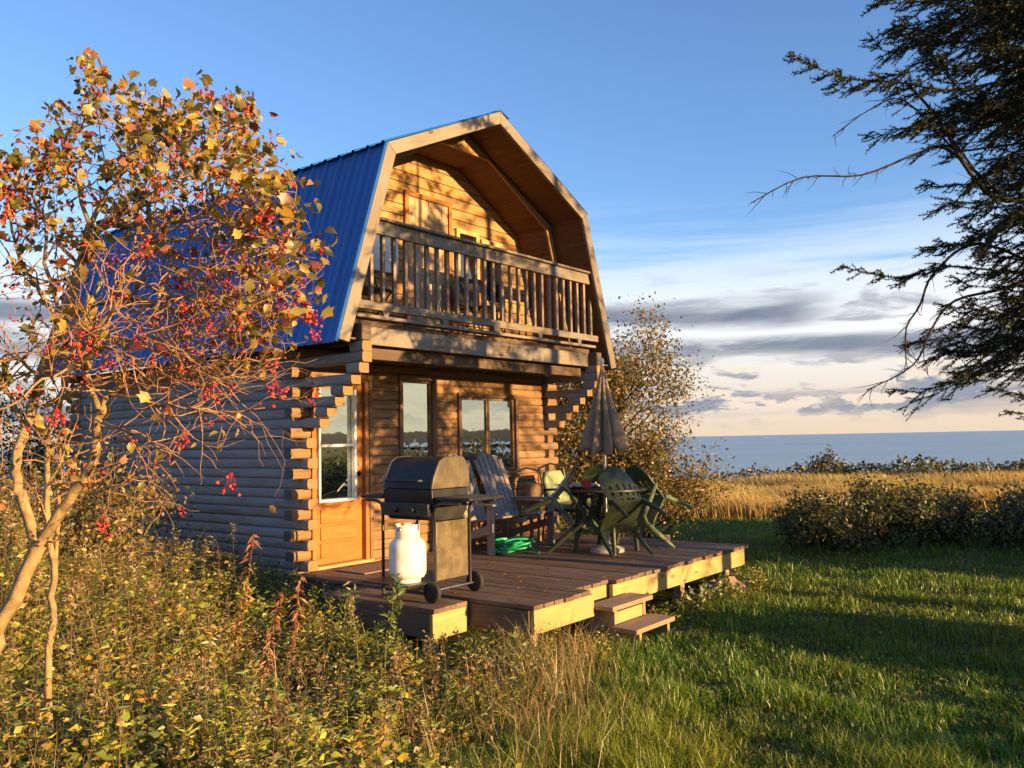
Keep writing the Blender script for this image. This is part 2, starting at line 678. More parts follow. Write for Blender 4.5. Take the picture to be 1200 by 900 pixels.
M_LOGX = wood('front_log_wood', (.34, .205, .105), (.17, .095, .045), 0, knots=.5, end=(.13, .11, .10))
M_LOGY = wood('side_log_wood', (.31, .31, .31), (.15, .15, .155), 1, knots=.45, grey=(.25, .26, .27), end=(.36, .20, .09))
M_GREYB = wood('weathered_board', (.27, .22, .165), (.13, .105, .08), 0, knots=.7, grey=(.21, .19, .16))
M_BAL = wood('baluster_wood', (.34, .26, .19), (.18, .13, .09), 2, knots=.4, grey=(.25, .22, .18))
M_PINE = wood('pine_board', (.60, .40, .20), (.40, .24, .10), 0, knots=.6)
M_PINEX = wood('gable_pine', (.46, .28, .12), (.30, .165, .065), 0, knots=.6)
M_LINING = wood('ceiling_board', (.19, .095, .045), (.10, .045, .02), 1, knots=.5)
M_PDOOR = wood('plank_door', (.50, .37, .24), (.34, .23, .13), 2, knots=.4)
M_DOOR = wood('door_pine', (.46, .19, .045), (.30, .11, .025), 0, rough=.5, knots=.5)
M_DOORV = wood('door_trim', (.44, .19, .05), (.28, .11, .03), 2, rough=.5, knots=.4)
M_FRAME = wood('window_trim', (.25, .15, .08), (.14, .08, .045), 2, knots=.3)
M_DECK = wood('deck_board_wood', (.20, .125, .08), (.09, .052, .034), 1, rough=.7, island=.35, knots=.6, grey=(.17, .125, .10))
M_FASC = wood('deck_rim_wood', (.50, .37, .15), (.34, .24, .09), 0, knots=.7, grey=(.38, .29, .14))
M_TREAD = wood('tread_wood', (.42, .30, .19), (.24, .16, .10), 0, knots=.5)
M_CEDAR = wood('chair_cedar', (.33, .30, .28), (.18, .16, .15), 2, knots=.35)
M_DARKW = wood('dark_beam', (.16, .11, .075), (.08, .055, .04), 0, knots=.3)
M_GLASS = glass('window_glass')
M_GLASSD = glass('dim_glass', .22)
M_WHITE = plain('white_paint', (.74, .74, .72), .45)
M_BLACKM = plain('black_metal', (.018, .018, .02), .42, .0, .5)
M_GRILL = plain('grill_enamel', (.014, .015, .017), .50, .0, .35, dirt=(.05, .04, .03))
M_GRILLC = plain('cast_end', (.15, .12, .08), .42, .35, .5, dirt=(.10, .07, .045))
M_PANEL = plain('galvanised_panel', (.22, .175, .11), .38, .5, .5, dirt=(.12, .085, .05))
M_TANK = plain('tank_paint', (.80, .78, .70), .38, .0, .5, var=.06, dirt=(.55, .48, .36))
M_STEEL = plain('steel', (.45, .45, .46), .35, 1.0)
M_RUB = plain('rubber', (.02, .02, .02), .7)
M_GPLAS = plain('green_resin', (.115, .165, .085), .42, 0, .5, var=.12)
M_SHADEPLAS = plain('shaded_green_resin', (.022, .034, .02), .42, 0, .5, var=.12)  # same green resin with the shade put into its colour; table shares it
M_CUSH = plain('cushion_cloth', (.24, .29, .16), .9, 0, .2)
M_CANV = plain('umbrella_canvas', (.29, .23, .165), .9, 0, .15, var=.15, scale=14)
M_HOSE = plain('hose_vinyl', (.015, .30, .12), .3, 0, .6)
M_RED = plain('red_plastic', (.45, .03, .025), .4)
M_CLOTH = plain('white_cloth', (.62, .60, .58), .9, 0, .2)
M_MAT = plain('coir_mat', (.25, .16, .11), .95, 0, .1, scale=30)
M_STONE = plain('field_stone', (.30, .19, .12), .9, 0, .2, scale=6, bump=.6)
M_CONC = plain('concrete', (.34, .33, .31), .9, 0, .2, scale=12)
M_LEAF = leafy('leaf', .38, .05)
M_GRASS = leafy('grass_blade', .40, .05)
M_DRY = leafy('dry_grass', .42, .02)
M_NEED = leafy('needles', .15, .03)
M_BARK = plain('pale_bark', (.33, .225, .115), .85, 0, .2, scale=20, dirt=(.11, .075, .045), bump=.9)
M_SBARK = plain('spruce_bark', (.045, .036, .029), .95, 0, .1, scale=25, bump=.6)
m, T = mat_new('red_berry')
geo = T.n('ShaderNodeNewGeometry')
out(T, principled(T, T.ramp(geo.outputs['Random Per Island'], [(0.0, (.20, .008, .02)), (.5, (.46, .015, .03)), (1.0, (.58, .07, .025))]), .28, 0, .5).outputs[0])
M_BERRY = m

# painted metal roof
m, T = mat_new('blue_roof_metal')
tcn = T.n('ShaderNodeTexCoord')
g = T.noise(tcn.outputs['Object'], 1.5, 6, .6)
mp = T.n('ShaderNodeMapping')
T.t.links.new(tcn.outputs['Object'], mp.inputs[0])
mp.inputs['Scale'].default_value = (2.0, 18.0, 2.0)
g2 = T.noise(mp.outputs[0], 2.0, 5, .6)
c = T.mix(T.smooth(g, .3, .7), (.008, .095, .36, 1), (.012, .12, .43, 1))
c = T.mix(T.math('MULTIPLY', T.smooth(g2, .48, .72), .6), c, (.02, .10, .28, 1))
out(T, principled(T, c, T.math('ADD', .34, T.math('MULTIPLY', g, .2)), 0, .5, g2, .06, .004).outputs[0])
M_ROOF = m

# ground soil under the grass
m, T = mat_new('meadow_soil')
tcn = T.n('ShaderNodeTexCoord')
g = T.noise(tcn.outputs['Object'], .35, 8, .6)
g2 = T.noise(tcn.outputs['Object'], 9.0, 6, .65)
c = T.ramp(g, [(.3, (.035, .05, .014)), (.55, (.06, .075, .02)), (.75, (.12, .10, .035))])
c = T.mix(T.smooth(g2, .45, .7), c, (.045, .035, .02, 1))
sepm = T.n('ShaderNodeSeparateXYZ')
T.t.links.new(tcn.outputs['Object'], sepm.inputs[0])
out(T, principled(T, c, .95, 0, .1, g2, .8, .05).outputs[0])
M_SOIL = m

# sea
m, T = mat_new('sea_water')
tcn = T.n('ShaderNodeTexCoord')
mp = T.n('ShaderNodeMapping')
T.t.links.new(tcn.outputs['Object'], mp.inputs[0])
mp.inputs['Rotation'].default_value = (0, 0, -YAW)
mp.inputs['Scale'].default_value = (1.0, .45, 1.0)
w1 = T.noise(mp.outputs[0], .35, 6, .6)
w2 = T.noise(mp.outputs[0], .004, 5, .6)
c = T.mix(T.smooth(w2, .4, .6), (.25, .38, .44, 1), (.32, .45, .50, 1))
out(T, principled(T, c, T.math('ADD', .28, T.math('MULTIPLY', w2, .2)), 0, .5, w1, 1.0, 1.2).outputs[0])
M_SEA = m

m, T = mat_new('far_hill_forest')
tcn = T.n('ShaderNodeTexCoord')
g = T.noise(tcn.outputs['Object'], .02, 8, .7)
out(T, principled(T, T.ramp(g, [(.3, (.03, .04, .03)), (.7, (.07, .07, .045))]), .95, 0, .05).outputs[0])
M_HILL = m

# ================================================================== SETTING
def ground_z(x, y):
    """gently uneven land, dropping over a bluff to the sea"""
    a = (x - CAM.x) * math.sin(YAW) - (y - CAM.y) * math.cos(YAW)
    d = (x - CAM.x) * math.cos(YAW) + (y - CAM.y) * math.sin(YAW)
    near = 1 / (1 + (np.hypot(x - 2, y) / 60) ** 4)
    z = (vnoise(x * .35, y * .35, 3) - .5) * .10 * near + (vnoise(x * 1.3, y * 1.3, 5) - .5) * .05 * near
    z = z * np.clip((np.maximum(np.abs(x - 2.1) - 2.6, np.abs(y - 1) - 4.4)) / 1.5, 0, 1)
    z = z - .022 * np.clip(d - 16, 0, 25)
    drop = np.clip((d - 38 + 4 * (vnoise(a * .03, a * 0, 9) - .5)) / 22, 0, 1)
    drop = drop * drop * (3 - 2 * drop)
    z = z - 15 * drop
    return z


def axis_vals(lo, hi, fine_lo, fine_hi, fstep, growth=1.25):
    v = list(np.arange(fine_lo, fine_hi + 1e-6, fstep))
    s, x = fstep, v[-1]
    while x < hi:
        s *= growth
        x += s
        v.append(min(x, hi))
    s, x = fstep, v[0]
    while x > lo:
        s *= growth
        x -= s
        v.insert(0, max(x, lo))
    return np.array(v)


av = axis_vals(-4000, 4000, -16, 30, .5)
dv = axis_vals(-4000, 130, -2, 76, .5)
gx, gy = np.meshgrid(av, dv)
wx, wy = AD_np(gx, gy)
wz = ground_z(wx, wy)
n0, n1 = gx.shape
verts = np.stack([wx.ravel(), wy.ravel(), wz.ravel()], 1)
ii = np.arange(n0 * n1).reshape(n0, n1)
quads = np.stack([ii[:-1, :-1], ii[:-1, 1:], ii[1:, 1:], ii[1:, :-1]], -1).reshape(-1, 4)
me = arr_mesh('ground', verts, None, None, quads)
finish(me, M_SOIL, True, 80)
link('ground', me, None, 'structure')

# sea, from under the bluff to the horizon
p = [AD(-60000, 40, -12), AD(60000, 40, -12), AD(60000, 60000, -12), AD(-60000, 60000, -12)]
MB().add(p, [(0, 1, 2, 3)]).build('sea', M_SEA, smooth=False)['kind'] = 'structure'

# low hills inland, behind the photographer (they show as the dark line in the window panes)
hv, hf = [], []
NH = 160
for i in range(NH + 1):
    t = i / NH
    ang = SUN_AZ - R(75) + R(150) * t
    dist = 1500
    h = 8 + 38 * float(vnoise(np.array(t * 9.0), np.array(.5), 21)) + 8 * float(vnoise(np.array(t * 40.0), np.array(1.5), 22))
    for (dd, hh) in ((dist, -2), (dist + 350, h * .8), (dist + 600, h), (dist + 1100, -2)):
        hv.append((CAM.x + math.cos(ang) * dd, CAM.y + math.sin(ang) * dd, hh))
for i in range(NH):
    for k in range(3):
        hf.append((i * 4 + k, (i + 1) * 4 + k, (i + 1) * 4 + k + 1, i * 4 + k + 1))
MB().add(hv, hf).build('hills', M_HILL, smooth=True, angle=80)['kind'] = 'structure'

# ================================================================== CABIN
HW, HL = 4.4, 5.0
CH = .105                         # height of one log course
DECKZ = .45
cabin = thing('log_cabin', 'small log cabin with blue gambrel metal roof and upper balcony', 'cabin', (HW / 2, HL / 2, 0))


def zc(k):
    return .40 + CH * k


def log_profile(out_sign, face, thick, r_):
    """D shaped log: flat inside, rounded outside; returned as (depth, height) pairs"""
    hgt = CH / 2 - .002
    pts = [(face - out_sign * (-thick), -hgt)]
    prof = [(0.017, -1.0), (0.005, -.78), (0.0, -.35), (0.0, .35), (0.005, .78), (0.017, 1.0)]
    pts = [(face + out_sign * thick, -hgt)] + [(face + out_sign * (o_ + r_), hgt * s) for o_, s in prof] + [(face + out_sign * thick, hgt)]
    return pts


def clip_intervals(a0, a1, holes, z):
    segs = [(a0, a1)]
    for (h0, h1, z0, z1) in holes:
        if z0 - .02 < z < z1 + .02:
            ns = []
            for (s0, s1) in segs:
                if h1 <= s0 or h0 >= s1:
                    ns.append((s0, s1))
                else:
                    if h0 > s0:
                        ns.append((s0, h0))
                    if h1 < s1:
                        ns.append((h1, s1))
            segs = ns
    return segs


# openings of the front wall: x0, x1, z0, z1
DOOR = (.10, .89, .45, 2.47)
WIN1 = (1.37, 1.99, 1.22, 2.545)
WIN2 = (2.40, 3.62, 1.30, 2.37)
random.seed(3)
fw_, sw_, rw_, bw_ = MB(), MB(), MB(), MB()
TH = .13
for k in range(23):
    z = zc(k)
    xpass = k % 2 == 0
    j = lambda: random.uniform(-.004, .004)
    # front wall
    x0 = -.14 + random.uniform(-.015, .015) if xpass else TH + .003
    x1 = HW + .18 + random.uniform(-.015, .015) if xpass else HW - TH - .003
    for (s0, s1) in clip_intervals(x0, x1, [DOOR, WIN1, WIN2], z):
        if s1 - s0 > .02:
            pr = [(p_, q_ + z) for p_, q_ in log_profile(1, 0.0, TH, random.uniform(0, .007))]
            fw_.prism(pr, 0, s0, s1)
    # rear wall
    pr = [(p_, q_ + z) for p_, q_ in log_profile(-1, HL, TH, 0)]
    bw_.prism(pr, 0, x0, x1)
    # side walls; from the fifteenth course up the ends step out under the balcony
    ext = .055 + random.uniform(-.015, .015)
    if k >= 15:
        ext = .255 + .12 * (k - 15)
    if k > 20:
        ext = .90
    for mbx, face, sg in ((sw_, 0.0, 1), (rw_, HW, -1)):
        pr = [(p_, q_ + z) for p_, q_ in log_profile(sg, face, TH, random.uniform(0, .007))]
        if not xpass:
            mbx.prism(pr, 1, -ext, HL + .17)
        else:
            mbx.prism(pr, 1, TH + .003, HL - TH - .003)
            if k >= 15:
                mbx.prism(pr, 1, -ext, -max(.05, ext - .19))
        if k == 21:
            pass
fw_.build('front_wall', M_LOGX, cabin)
sw_.build('side_wall', M_LOGY, cabin)
rw_.build('side_wall', M_LOGY, cabin)
bw_.build('rear_wall', M_LOGX, cabin)
# foundation skirt
f_ = MB()
f_.box((.05, .05, -.2), (HW - .05, .2, .345))
f_.box((.05, HL - .2, -.2), (HW - .05, HL - .05, .345))
f_.box((.05, .2, -.2), (.2, HL - .2, .345))
f_.box((HW - .2, .2, -.2), (HW - .05, HL - .2, .345))
f_.build('foundation', M_CONC, cabin)
MB().box((.14, .14, .36), (HW - .14, HL - .14, .44)).build('floor_slab', M_DARKW, cabin)

# gambrel outline (x from the middle, z): eave, break, peak
XM = HW / 2 + .1
EV, BK, PK = (2.55, 2.78), (1.88, 4.86), (0.0, 5.74)
RY0, RY1 = -.84, 5.75


def off(poly, t):
    """move the half outline inwards by t"""
    (ex, ez), (bx, bz), (px_, pz) = poly
    d1 = Vector((bx - ex, bz - ez)).normalized()
    n1 = Vector((-d1.y, d1.x))
    if n1.x > 0:
        n1 = -n1
    d2 = Vector((px_ - bx, pz - bz)).normalized()
    n2 = Vector((d2.y, -d2.x))
    if n2.y > 0:
        n2 = -n2
    bis = (n1 + n2).normalized()
    k = t / bis.dot(n1)
    return [(ex + n1.x * t, ez + n1.y * t), (bx + bis.x * k, bz + bis.y * k), (0.0, pz + n2.y * t / abs(n2.y) / abs(n2.y) * abs(n2.y) - 0)]


def rib_panel(name, A, B, side):
    """ribbed sheet metal between outline points A (lower) and B (upper)"""
    A, B = Vector(A), Vector(B)
    d = (B - A).normalized()
    n_ = Vector((-d.y, d.x))
    if n_.y < 0:
        n_ = -n_
    ys, hs = [], []
    y = RY0 - .02
    while y < RY1:
        for dy_, h_ in ((0, 0), (.018, .022), (.042, .022), (.060, 0), (.115, 0), (.122, .006), (.136, .006), (.143, 0)):
            ys.append(min(y + dy_, RY1 + .05))
            hs.append(h_)
        y += .2286
    NS = 4
    vs_, fs_ = [], []
    for yy, hh in zip(ys, hs):
        for s in range(NS + 1):
            q = A.lerp(B, s / NS) + n_ * (hh + .002 + random.uniform(-.0012, .0012))
            vs_.append((XM + side * q.x, yy, q.y))
    m_ = NS + 1
    for i in range(len(ys) - 1):
        for s in range(NS):
            q = (i * m_ + s, (i + 1) * m_ + s, (i + 1) * m_ + s + 1, i * m_ + s + 1)
            fs_.append(q if side > 0 else q[::-1])
    o = MB().add(vs_, fs_).build(name, M_ROOF, cabin, smooth=False)
    return o


ovl = Vector((EV[0] - BK[0], EV[1] - BK[1])).normalized() * .05
for sd in (-1, 1):
    rib_panel('roof_panel', (EV[0] + ovl.x, EV[1] + ovl.y), (BK[0], BK[1]), sd)
    up_ = Vector((PK[0] - BK[0], PK[1] - BK[1])).normalized()
    rib_panel('roof_panel', (BK[0] - up_.x * .05 , BK[1] - up_.y * .05 + .012), (PK[0], PK[1]), sd)
MB().prism([(XM - .16, PK[1] - .045), (XM, PK[1] + .035), (XM + .16, PK[1] - .045), (XM, PK[1] + .005)], 1, RY0 - .03, RY1 + .05).build('ridge_cap', M_ROOF, cabin, smooth=False)
# roof deck below the metal
in_ = off((EV, BK, PK), .11)
for sd in (-1, 1):
    o1 = [(XM + sd * x, z) for x, z in (EV, BK, in_[1], in_[0])]
    o2 = [(XM + sd * x, z) for x, z in (BK, PK, (0, PK[1] - .12), in_[1])]
    MB().prism(o1, 1, RY0 + .03, RY1).build('roof_deck', M_LINING, cabin)
    MB().prism(o2, 1, RY0 + .03, RY1).build('roof_deck', M_LINING, cabin)

# barge boards on the front gable
def V3(x, z, y):
    return Vector((XM + x, y, z))


BW = .135
for sd in (-1, 1):
    for (A, B) in ((EV, BK), (BK, PK)):
        d = Vector((B[0] - A[0], B[1] - A[1])).normalized()
        n_ = Vector((d.y, -d.x))
        if n_.x > 0 and A is EV:
            n_ = -n_
        if A is BK and n_.y > 0:
            n_ = -n_
        inn = off((EV, BK, PK), BW)
        if A is EV:
            poly = [(EV[0] + .005, EV[1] - .02), (BK[0] + .005, BK[1]), inn[1], (inn[0][0], EV[1] - .045)]
        else:
            poly = [(BK[0] + .004, BK[1] + .004), (0.0015, PK[1] + .004), (0.0015, PK[1] - BW * 1.1), (inn[1][0] - .001, inn[1][1] + .001)]
        vv, ff = [], []
        c0 = Vector((XM + sd * poly[0][0], RY0, poly[0][1]))
        dirv = Vector((sd * (poly[1][0] - poly[0][0]), 0, poly[1][1] - poly[0][1])).normalized()
        upv = Vector((0, -1, 0)).cross(dirv)
        Mx = Matrix((dirv, upv, dirv.cross(upv))).transposed()
        Mi = Mx.inverted()
        for yy in (RY0 - .02, RY0 + .022):
            for (x, z) in poly:
                vv.append(Mi @ (Vector((XM + sd * x, yy, z)) - c0))
        ff = [(0, 1, 2, 3), (7, 6, 5, 4)] + [(i, 4 + i, 4 + (i + 1) % 4, (i + 1) % 4) for i in range(4)]
        if sd > 0:
            ff = [q[::-1] for q in ff]
        o = MB().add(vv, ff).build('barge_board', M_GREYB, cabin, bevel=.005)
        M4 = Mx.to_4x4()
        M4.translation = c0
        o.matrix_basis = M4

# recessed arch panel and balcony lining
PY0, PY1 = -.30, .24
a_out = off((EV, BK, PK), .12)
a_in = off((EV, BK, PK), .23)
ZT = 5.37
def at_z(poly, z):
    (ex, ez), (bx, bz), (px_, pz) = poly
    if z <= bz:
        return ex + (bx - ex) * (z - ez) / (bz - ez)
    return bx + (px_ - bx) * (z - bz) / (pz - bz)
pk_in = PK[1] - .13
ao = [(at_z(a_out, 3.02), 3.02), a_out[1], (0, pk_in)]
aip = (EV, BK, PK)
ain_b = a_in[1]
xi_t = ain_b[0] + (0 - ain_b[0]) * (ZT - ain_b[1]) / ((PK[1] - .31) - ain_b[1]) if PK[1] - .31 > ZT else .6
xi_t = max(.45, min(xi_t, 1.2))
ai = [(at_z(a_in, 3.02), 3.02), ain_b, (xi_t, ZT)]
g_ = MB()
for sd in (-1, 1):
    q1 = [(XM + sd * ao[0][0], ao[0][1]), (XM + sd * ao[1][0], ao[1][1]), (XM + sd * ai[1][0], ai[1][1]), (XM + sd * ai[0][0], ai[0][1])]
    q2 = [(XM + sd * ao[1][0], ao[1][1]), (XM, pk_in), (XM, ZT), (XM + sd * ai[2][0], ai[2][1]), (XM + sd * ai[1][0], ai[1][1])]
    g_.prism(q1, 1, PY0, PY0 + .03)
    g_.prism(q2, 1, PY0 + .001, PY0 + .029)
g_.build('gable_arch', M_PINEX, cabin, smooth=False)
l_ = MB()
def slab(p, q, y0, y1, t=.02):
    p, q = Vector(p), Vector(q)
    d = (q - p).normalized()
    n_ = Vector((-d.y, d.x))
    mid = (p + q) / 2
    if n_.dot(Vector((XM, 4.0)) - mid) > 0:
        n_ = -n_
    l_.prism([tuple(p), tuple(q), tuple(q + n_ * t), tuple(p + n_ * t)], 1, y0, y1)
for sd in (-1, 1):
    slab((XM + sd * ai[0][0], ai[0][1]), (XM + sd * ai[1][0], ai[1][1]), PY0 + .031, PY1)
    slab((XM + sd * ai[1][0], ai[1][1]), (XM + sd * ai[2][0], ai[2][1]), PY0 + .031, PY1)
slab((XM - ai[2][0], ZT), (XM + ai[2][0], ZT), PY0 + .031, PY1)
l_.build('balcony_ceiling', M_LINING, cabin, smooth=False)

# back wall of the balcony in horizontal pine boards
gw = MB()
z = 3.0
while z < 5.6:
    z1 = min(z + .135, 5.6)
    xa = at_z((a_out[0], a_out[1], (0, pk_in)), max(z + .05, 3.0)) if z + .05 < pk_in else .02
    gw.box((XM - xa, PY1, z + .004), (XM + xa, PY1 + .03, z1))
    z += .14
gw.build('gable_wall', M_PINEX, cabin, smooth=False, bevel=.004)
gr = MB()
gr.prism([(XM + s * x, z) for s, x, z in ((-1, EV[0] - .15, 2.95), (-1, BK[0] - .12, BK[1] - .06), (1, 0, PK[1] - .16), (1, BK[0] - .12, BK[1] - .06), (1, EV[0] - .15, 2.95))], 1, HL - .05, HL)
gr.build('gable_wall', M_GREYB, cabin, smooth=False)

# loft floor, joists, rim beam
MB().box((.01, -.70, 2.945), (HW - .01, HL - .06, 3.0)).build('loft_floor', M_DARKW, cabin)
jm = MB()
for i in range(9):
    x = .25 + i * (HW - .5) / 8
    jm.box((x - .022, -.695, 2.77), (x + .022, 1.2, 2.943))
jm.build('floor_joists', M_DARKW, cabin)
board('rim_beam', (.07, -.735, 2.84), (HW - .03, -.735, 2.84), .05, .185, M_GREYB, cabin, bevel=.006)
board('floor_board', (.03, -.73, 3.03), (HW + .02, -.73, 3.03), .14, .035, M_GREYB, cabin)
for x in (.065, HW - .065):
    MB().box((x - .06, -.90, 2.768), (x + .06, -.765, 2.94)).build('bracket_block', M_DARKW, cabin, bevel=.008)
board('header_beam', (.14, -.60, 2.69), (HW - .14, -.60, 2.69), .09, .15, M_DARKW, cabin)
# soffit under the side eaves
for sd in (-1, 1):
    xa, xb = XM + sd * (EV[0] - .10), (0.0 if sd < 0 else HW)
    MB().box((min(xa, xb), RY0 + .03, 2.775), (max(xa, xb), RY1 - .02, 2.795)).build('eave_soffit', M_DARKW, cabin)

# balcony railing
rail = MB()
rail.box((.24, -.775, 3.90), (4.36, -.735, 4.04))
RA = rail.build('balcony_railing', M_GREYB, cabin, bevel=.005)
board('cap_rail', (.20, -.755, 4.057), (4.38, -.755, 4.057), .12, .03, M_GREYB, cabin).parent = RA
board('bottom_rail', (.02, -.755, 3.15), (4.52, -.755, 3.15), .045, .085, M_GREYB, cabin).parent = RA
for ch in RA.children:
    ch.matrix_parent_inverse = Matrix()
RA.matrix_parent_inverse = Matrix.Translation(cabin.location).inverted()
nb = 27
bal0 = MB().box((-.021, -.02, 0), (.021, .02, .86))
first = None
random.seed(5)
for i in range(nb):
    x = .13 + i * (4.42 - .13) / (nb - 1)
    top = 3.93
    if first is None:
        first = bal0.build('baluster', M_BAL, None, bevel=.003)
        b = first
    else:
        b = first.copy()
        COL.objects.link(b)
    b.parent = RA
    b.matrix_parent_inverse = Matrix()
    b.scale = (1, 1, 1)
    b.location = (x, -.715, 3.125)
    b.rotation_euler = (0, random.uniform(-.006, .006), random.uniform(-.08, .08))
    lim = at_z((EV, BK, PK), 3.93) - .18
    if abs(x - XM) > lim:
        b.scale = (1, 1, .66)

# chamfered brackets under the bottom rail
for i in range(5):
    x = .45 + i * .9
    b = MB().prism([(x - .05, 3.108), (x + .05, 3.108), (x + .028, 3.048), (x - .028, 3.048)], 1, -.775, -.74)
    b.build('rail_spacer', M_GREYB, cabin, smooth=False)

# ---- ground floor door
dr = MB()
x0, x1, z0, z1 = DOOR
door = MB().box((x0 + .055, .045, z0 + .035), (x1 - .055, .085, 1.13)).build('door', M_DOOR, cabin, bevel=.003)
def sub(o, mb, name, mat, bevel=.003, smooth=True):
    c = mb.build(name, mat, None, smooth=smooth, bevel=bevel)
    c.parent = o
    c.matrix_parent_inverse = Matrix()
    return c
# moved panels: three raised planks
for i in range(3):
    sub(door, MB().box((x0 + .15, .030, .55 + i * .18), (x1 - .15, .0448, .70 + i * .18)), 'panel', M_DOOR, .008)
sub(door, MB().box((x0 + .055, .035, 1.132), (x0 + .09, .085, z1 - .05)).box((x1 - .17, .035, 1.132), (x1 - .055, .085, z1 - .05)).box((x0 + .091, .035, z1 - .12), (x1 - .171, .085, z1 - .05)), 'stile', M_DOORV)
sub(door, MB().box((x0 + .092, .026, 1.165), (x0 + .118, .084, 2.345)).box((x1 - .205, .026, 1.165), (x1 - .175, .084, 2.345)).box((x0 + .092, .024, 1.133), (x1 - .172, .084, 1.164)).box((x0 + .119, .026, 1.72), (x1 - .206, .083, 1.75)), 'window_frame', M_WHITE)
sub(door, MB().box((x0 + .119, .05, 1.166), (x1 - .206, .06, 1.719)).box((x0 + .093, .05, 1.751), (x1 - .206, .06, 2.35)), 'pane', M_GLASS, 0)
sub(door, MB().lathe([(.028, 0), (.028, .006), (.010, .008), (.010, .035), (.026, .042), (.028, .055), (.018, .066)], (x1 - .105, .035, 1.42), 16, 1), 'knob', M_STEEL, 0).scale = (1, 1, 1)
kn = door.children[-1]
kn.matrix_basis = Matrix.Translation((0, .07, 0)) @ Matrix.Scale(-1, 4, (0, 1, 0))
sub(door, MB().lathe([(.022, 0), (.022, .012), (.012, .016)], (x1 - .105, .02, 1.53), 14, 1), 'lock', M_STEEL, 0)
fr = MB().box((x0, -.02, z0 + .01), (x0 + .052, .125, z1)).box((x1 - .052, -.02, z0 + .01), (x1, .125, z1)).box((x0 + .053, -.02, z1 - .045), (x1 - .053, .125, z1))
fr.build('door_frame', M_DOORV, cabin, bevel=.004)
MB().box((x1 + .003, -.03, z0 + .01), (x1 + .05, -.002, z1)).build('door_trim', M_FRAME, cabin, bevel=.003)
MB().box((x0 - .02, -.06, z0 - .0), (x1 + .03, .12, z0 + .03)).build('door_sill', M_PINE, cabin, bevel=.004)


def window(spec, lights):
    x0, x1, z0, z1 = spec
    f = MB()
    t = .052
    f.box((x0, -.03, z0), (x0 + t, .12, z1)).box((x1 - t, -.03, z0), (x1, .12, z1))
    f.box((x0 + t + .001, -.03, z1 - t), (x1 - t - .001, .12, z1)).box((x0 + t + .001, -.03, z0), (x1 - t - .001, .12, z0 + t))
    w_ = f.build('window', M_FRAME, cabin, bevel=.004)
    n = lights
    xs = np.linspace(x0 + t, x1 - t, n + 1)
    for i in range(n):
        a, b = xs[i] + .004, xs[i + 1] - .004
        s = MB()
        q = .032
        zb, zt = z0 + t + .004, z1 - t - .004
        s.box((a, .01, zb), (a + q, .06, zt)).box((b - q, .01, zb), (b, .06, zt)).box((a + q, .01, zb), (b - q, .06, zb + q)).box((a + q, .01, zt - q), (b - q, .06, zt))
        sub(w_, s, 'sash', M_FRAME)
        sub(w_, MB().box((a + q - .004, .03, zb + q - .004), (b - q + .004, .04, zt - q + .004)), 'pane', M_GLASS, 0)
    sub(w_, MB().box((x0 - .02, -.065, z0 - .04), (x1 + .02, .0, z0 - .003)), 'sill', M_FRAME)
    return w_


window(WIN1, 1)
window(WIN2, 2)

# ---- balcony back wall: plank door, windows, trim
bd = MB()
for i in range(6):
    bd.box((1.78 + i * .121, PY1 - .03, 3.02), (1.896 + i * .121, PY1 - .004, 4.80))
bdo = bd.build('balcony_door', M_PDOOR, cabin, smooth=False, bevel=.003)
tr = MB().box((1.715, PY1 - .045, 3.01), (1.775, PY1 - .002, 4.865)).box((2.51, PY1 - .045, 3.01), (2.57, PY1 - .002, 4.865)).box((1.776, PY1 - .045, 4.806), (2.509, PY1 - .002, 4.865))
sub(bdo, tr, 'door_frame', M_DOORV)
for (xa, xb, za, zb) in ((2.66, 3.12, 3.6, 4.56), (3.17, 3.63, 3.6, 4.50)):
    t = .06
    w_ = MB().box((xa, PY1 - .045, za), (xa + t, PY1 - .002, zb)).box((xb - t, PY1 - .045, za), (xb, PY1 - .002, zb)).box((xa + t, PY1 - .045, za), (xb - t, PY1 - .002, za + t)).box((xa + t, PY1 - .045, zb - t), (xb - t, PY1 - .002, zb)).build('balcony_window', M_PINE, cabin, bevel=.003)
    sub(w_, MB().box((xa + t - .004, PY1 - .02, za + t - .004), (xb - t + .004, PY1 - .01, zb - t + .004)), 'pane', M_GLASSD, 0)
MB().box((1.12, PY1 - .05, 3.78), (1.58, PY1 - .004, 4.27)).build('white_panel', M_WHITE, cabin, bevel=.006)
MB().box((1.08, PY1 - .06, 4.28), (1.62, PY1 - .004, 4.35)).build('panel_trim', M_PINE, cabin, bevel=.004)

# ================================================================== DECK
deck = thing('wooden_deck', 'low wooden deck of brown boards in front of the log cabin', 'deck', (2.0, -1.5, 0))
random.seed(11)
db = MB()
x = -.20
i = 0
while x < 4.19:
    w_ = .137
    if x + w_ > 4.22:
        w_ = 4.22 - x
    yf = -2.985 + random.uniform(-.02, .015)
    if x + w_ < .70:
        yf = -3.085 + random.uniform(-.012, .012)
    elif x < 1.15:
        yf = -2.90 + random.uniform(-.012, .01)
    zz = random.uniform(-.003, .003)
    db.box((x + .003, yf, DECKZ - .036 + zz), (x + w_ - .004, -.075, DECKZ + zz))
    x += .141
db.build('deck_boards', M_DECK, deck, smooth=False, bevel=.004)
board('rim_joist', (-.17, -3.045, .315), (.70, -3.045, .315), .04, .19, M_FASC, deck)
board('rim_joist', (.70, -2.875, .315), (1.18, -2.875, .315), .04, .19, M_FASC, deck)
board('rim_joist', (1.18, -2.945, .315), (4.18, -2.945, .315), .04, .19, M_FASC, deck)
board('rim_joist', (-.165, -3.02, .315), (-.165, -.1, .315), .04, .185, M_DARKW, deck)
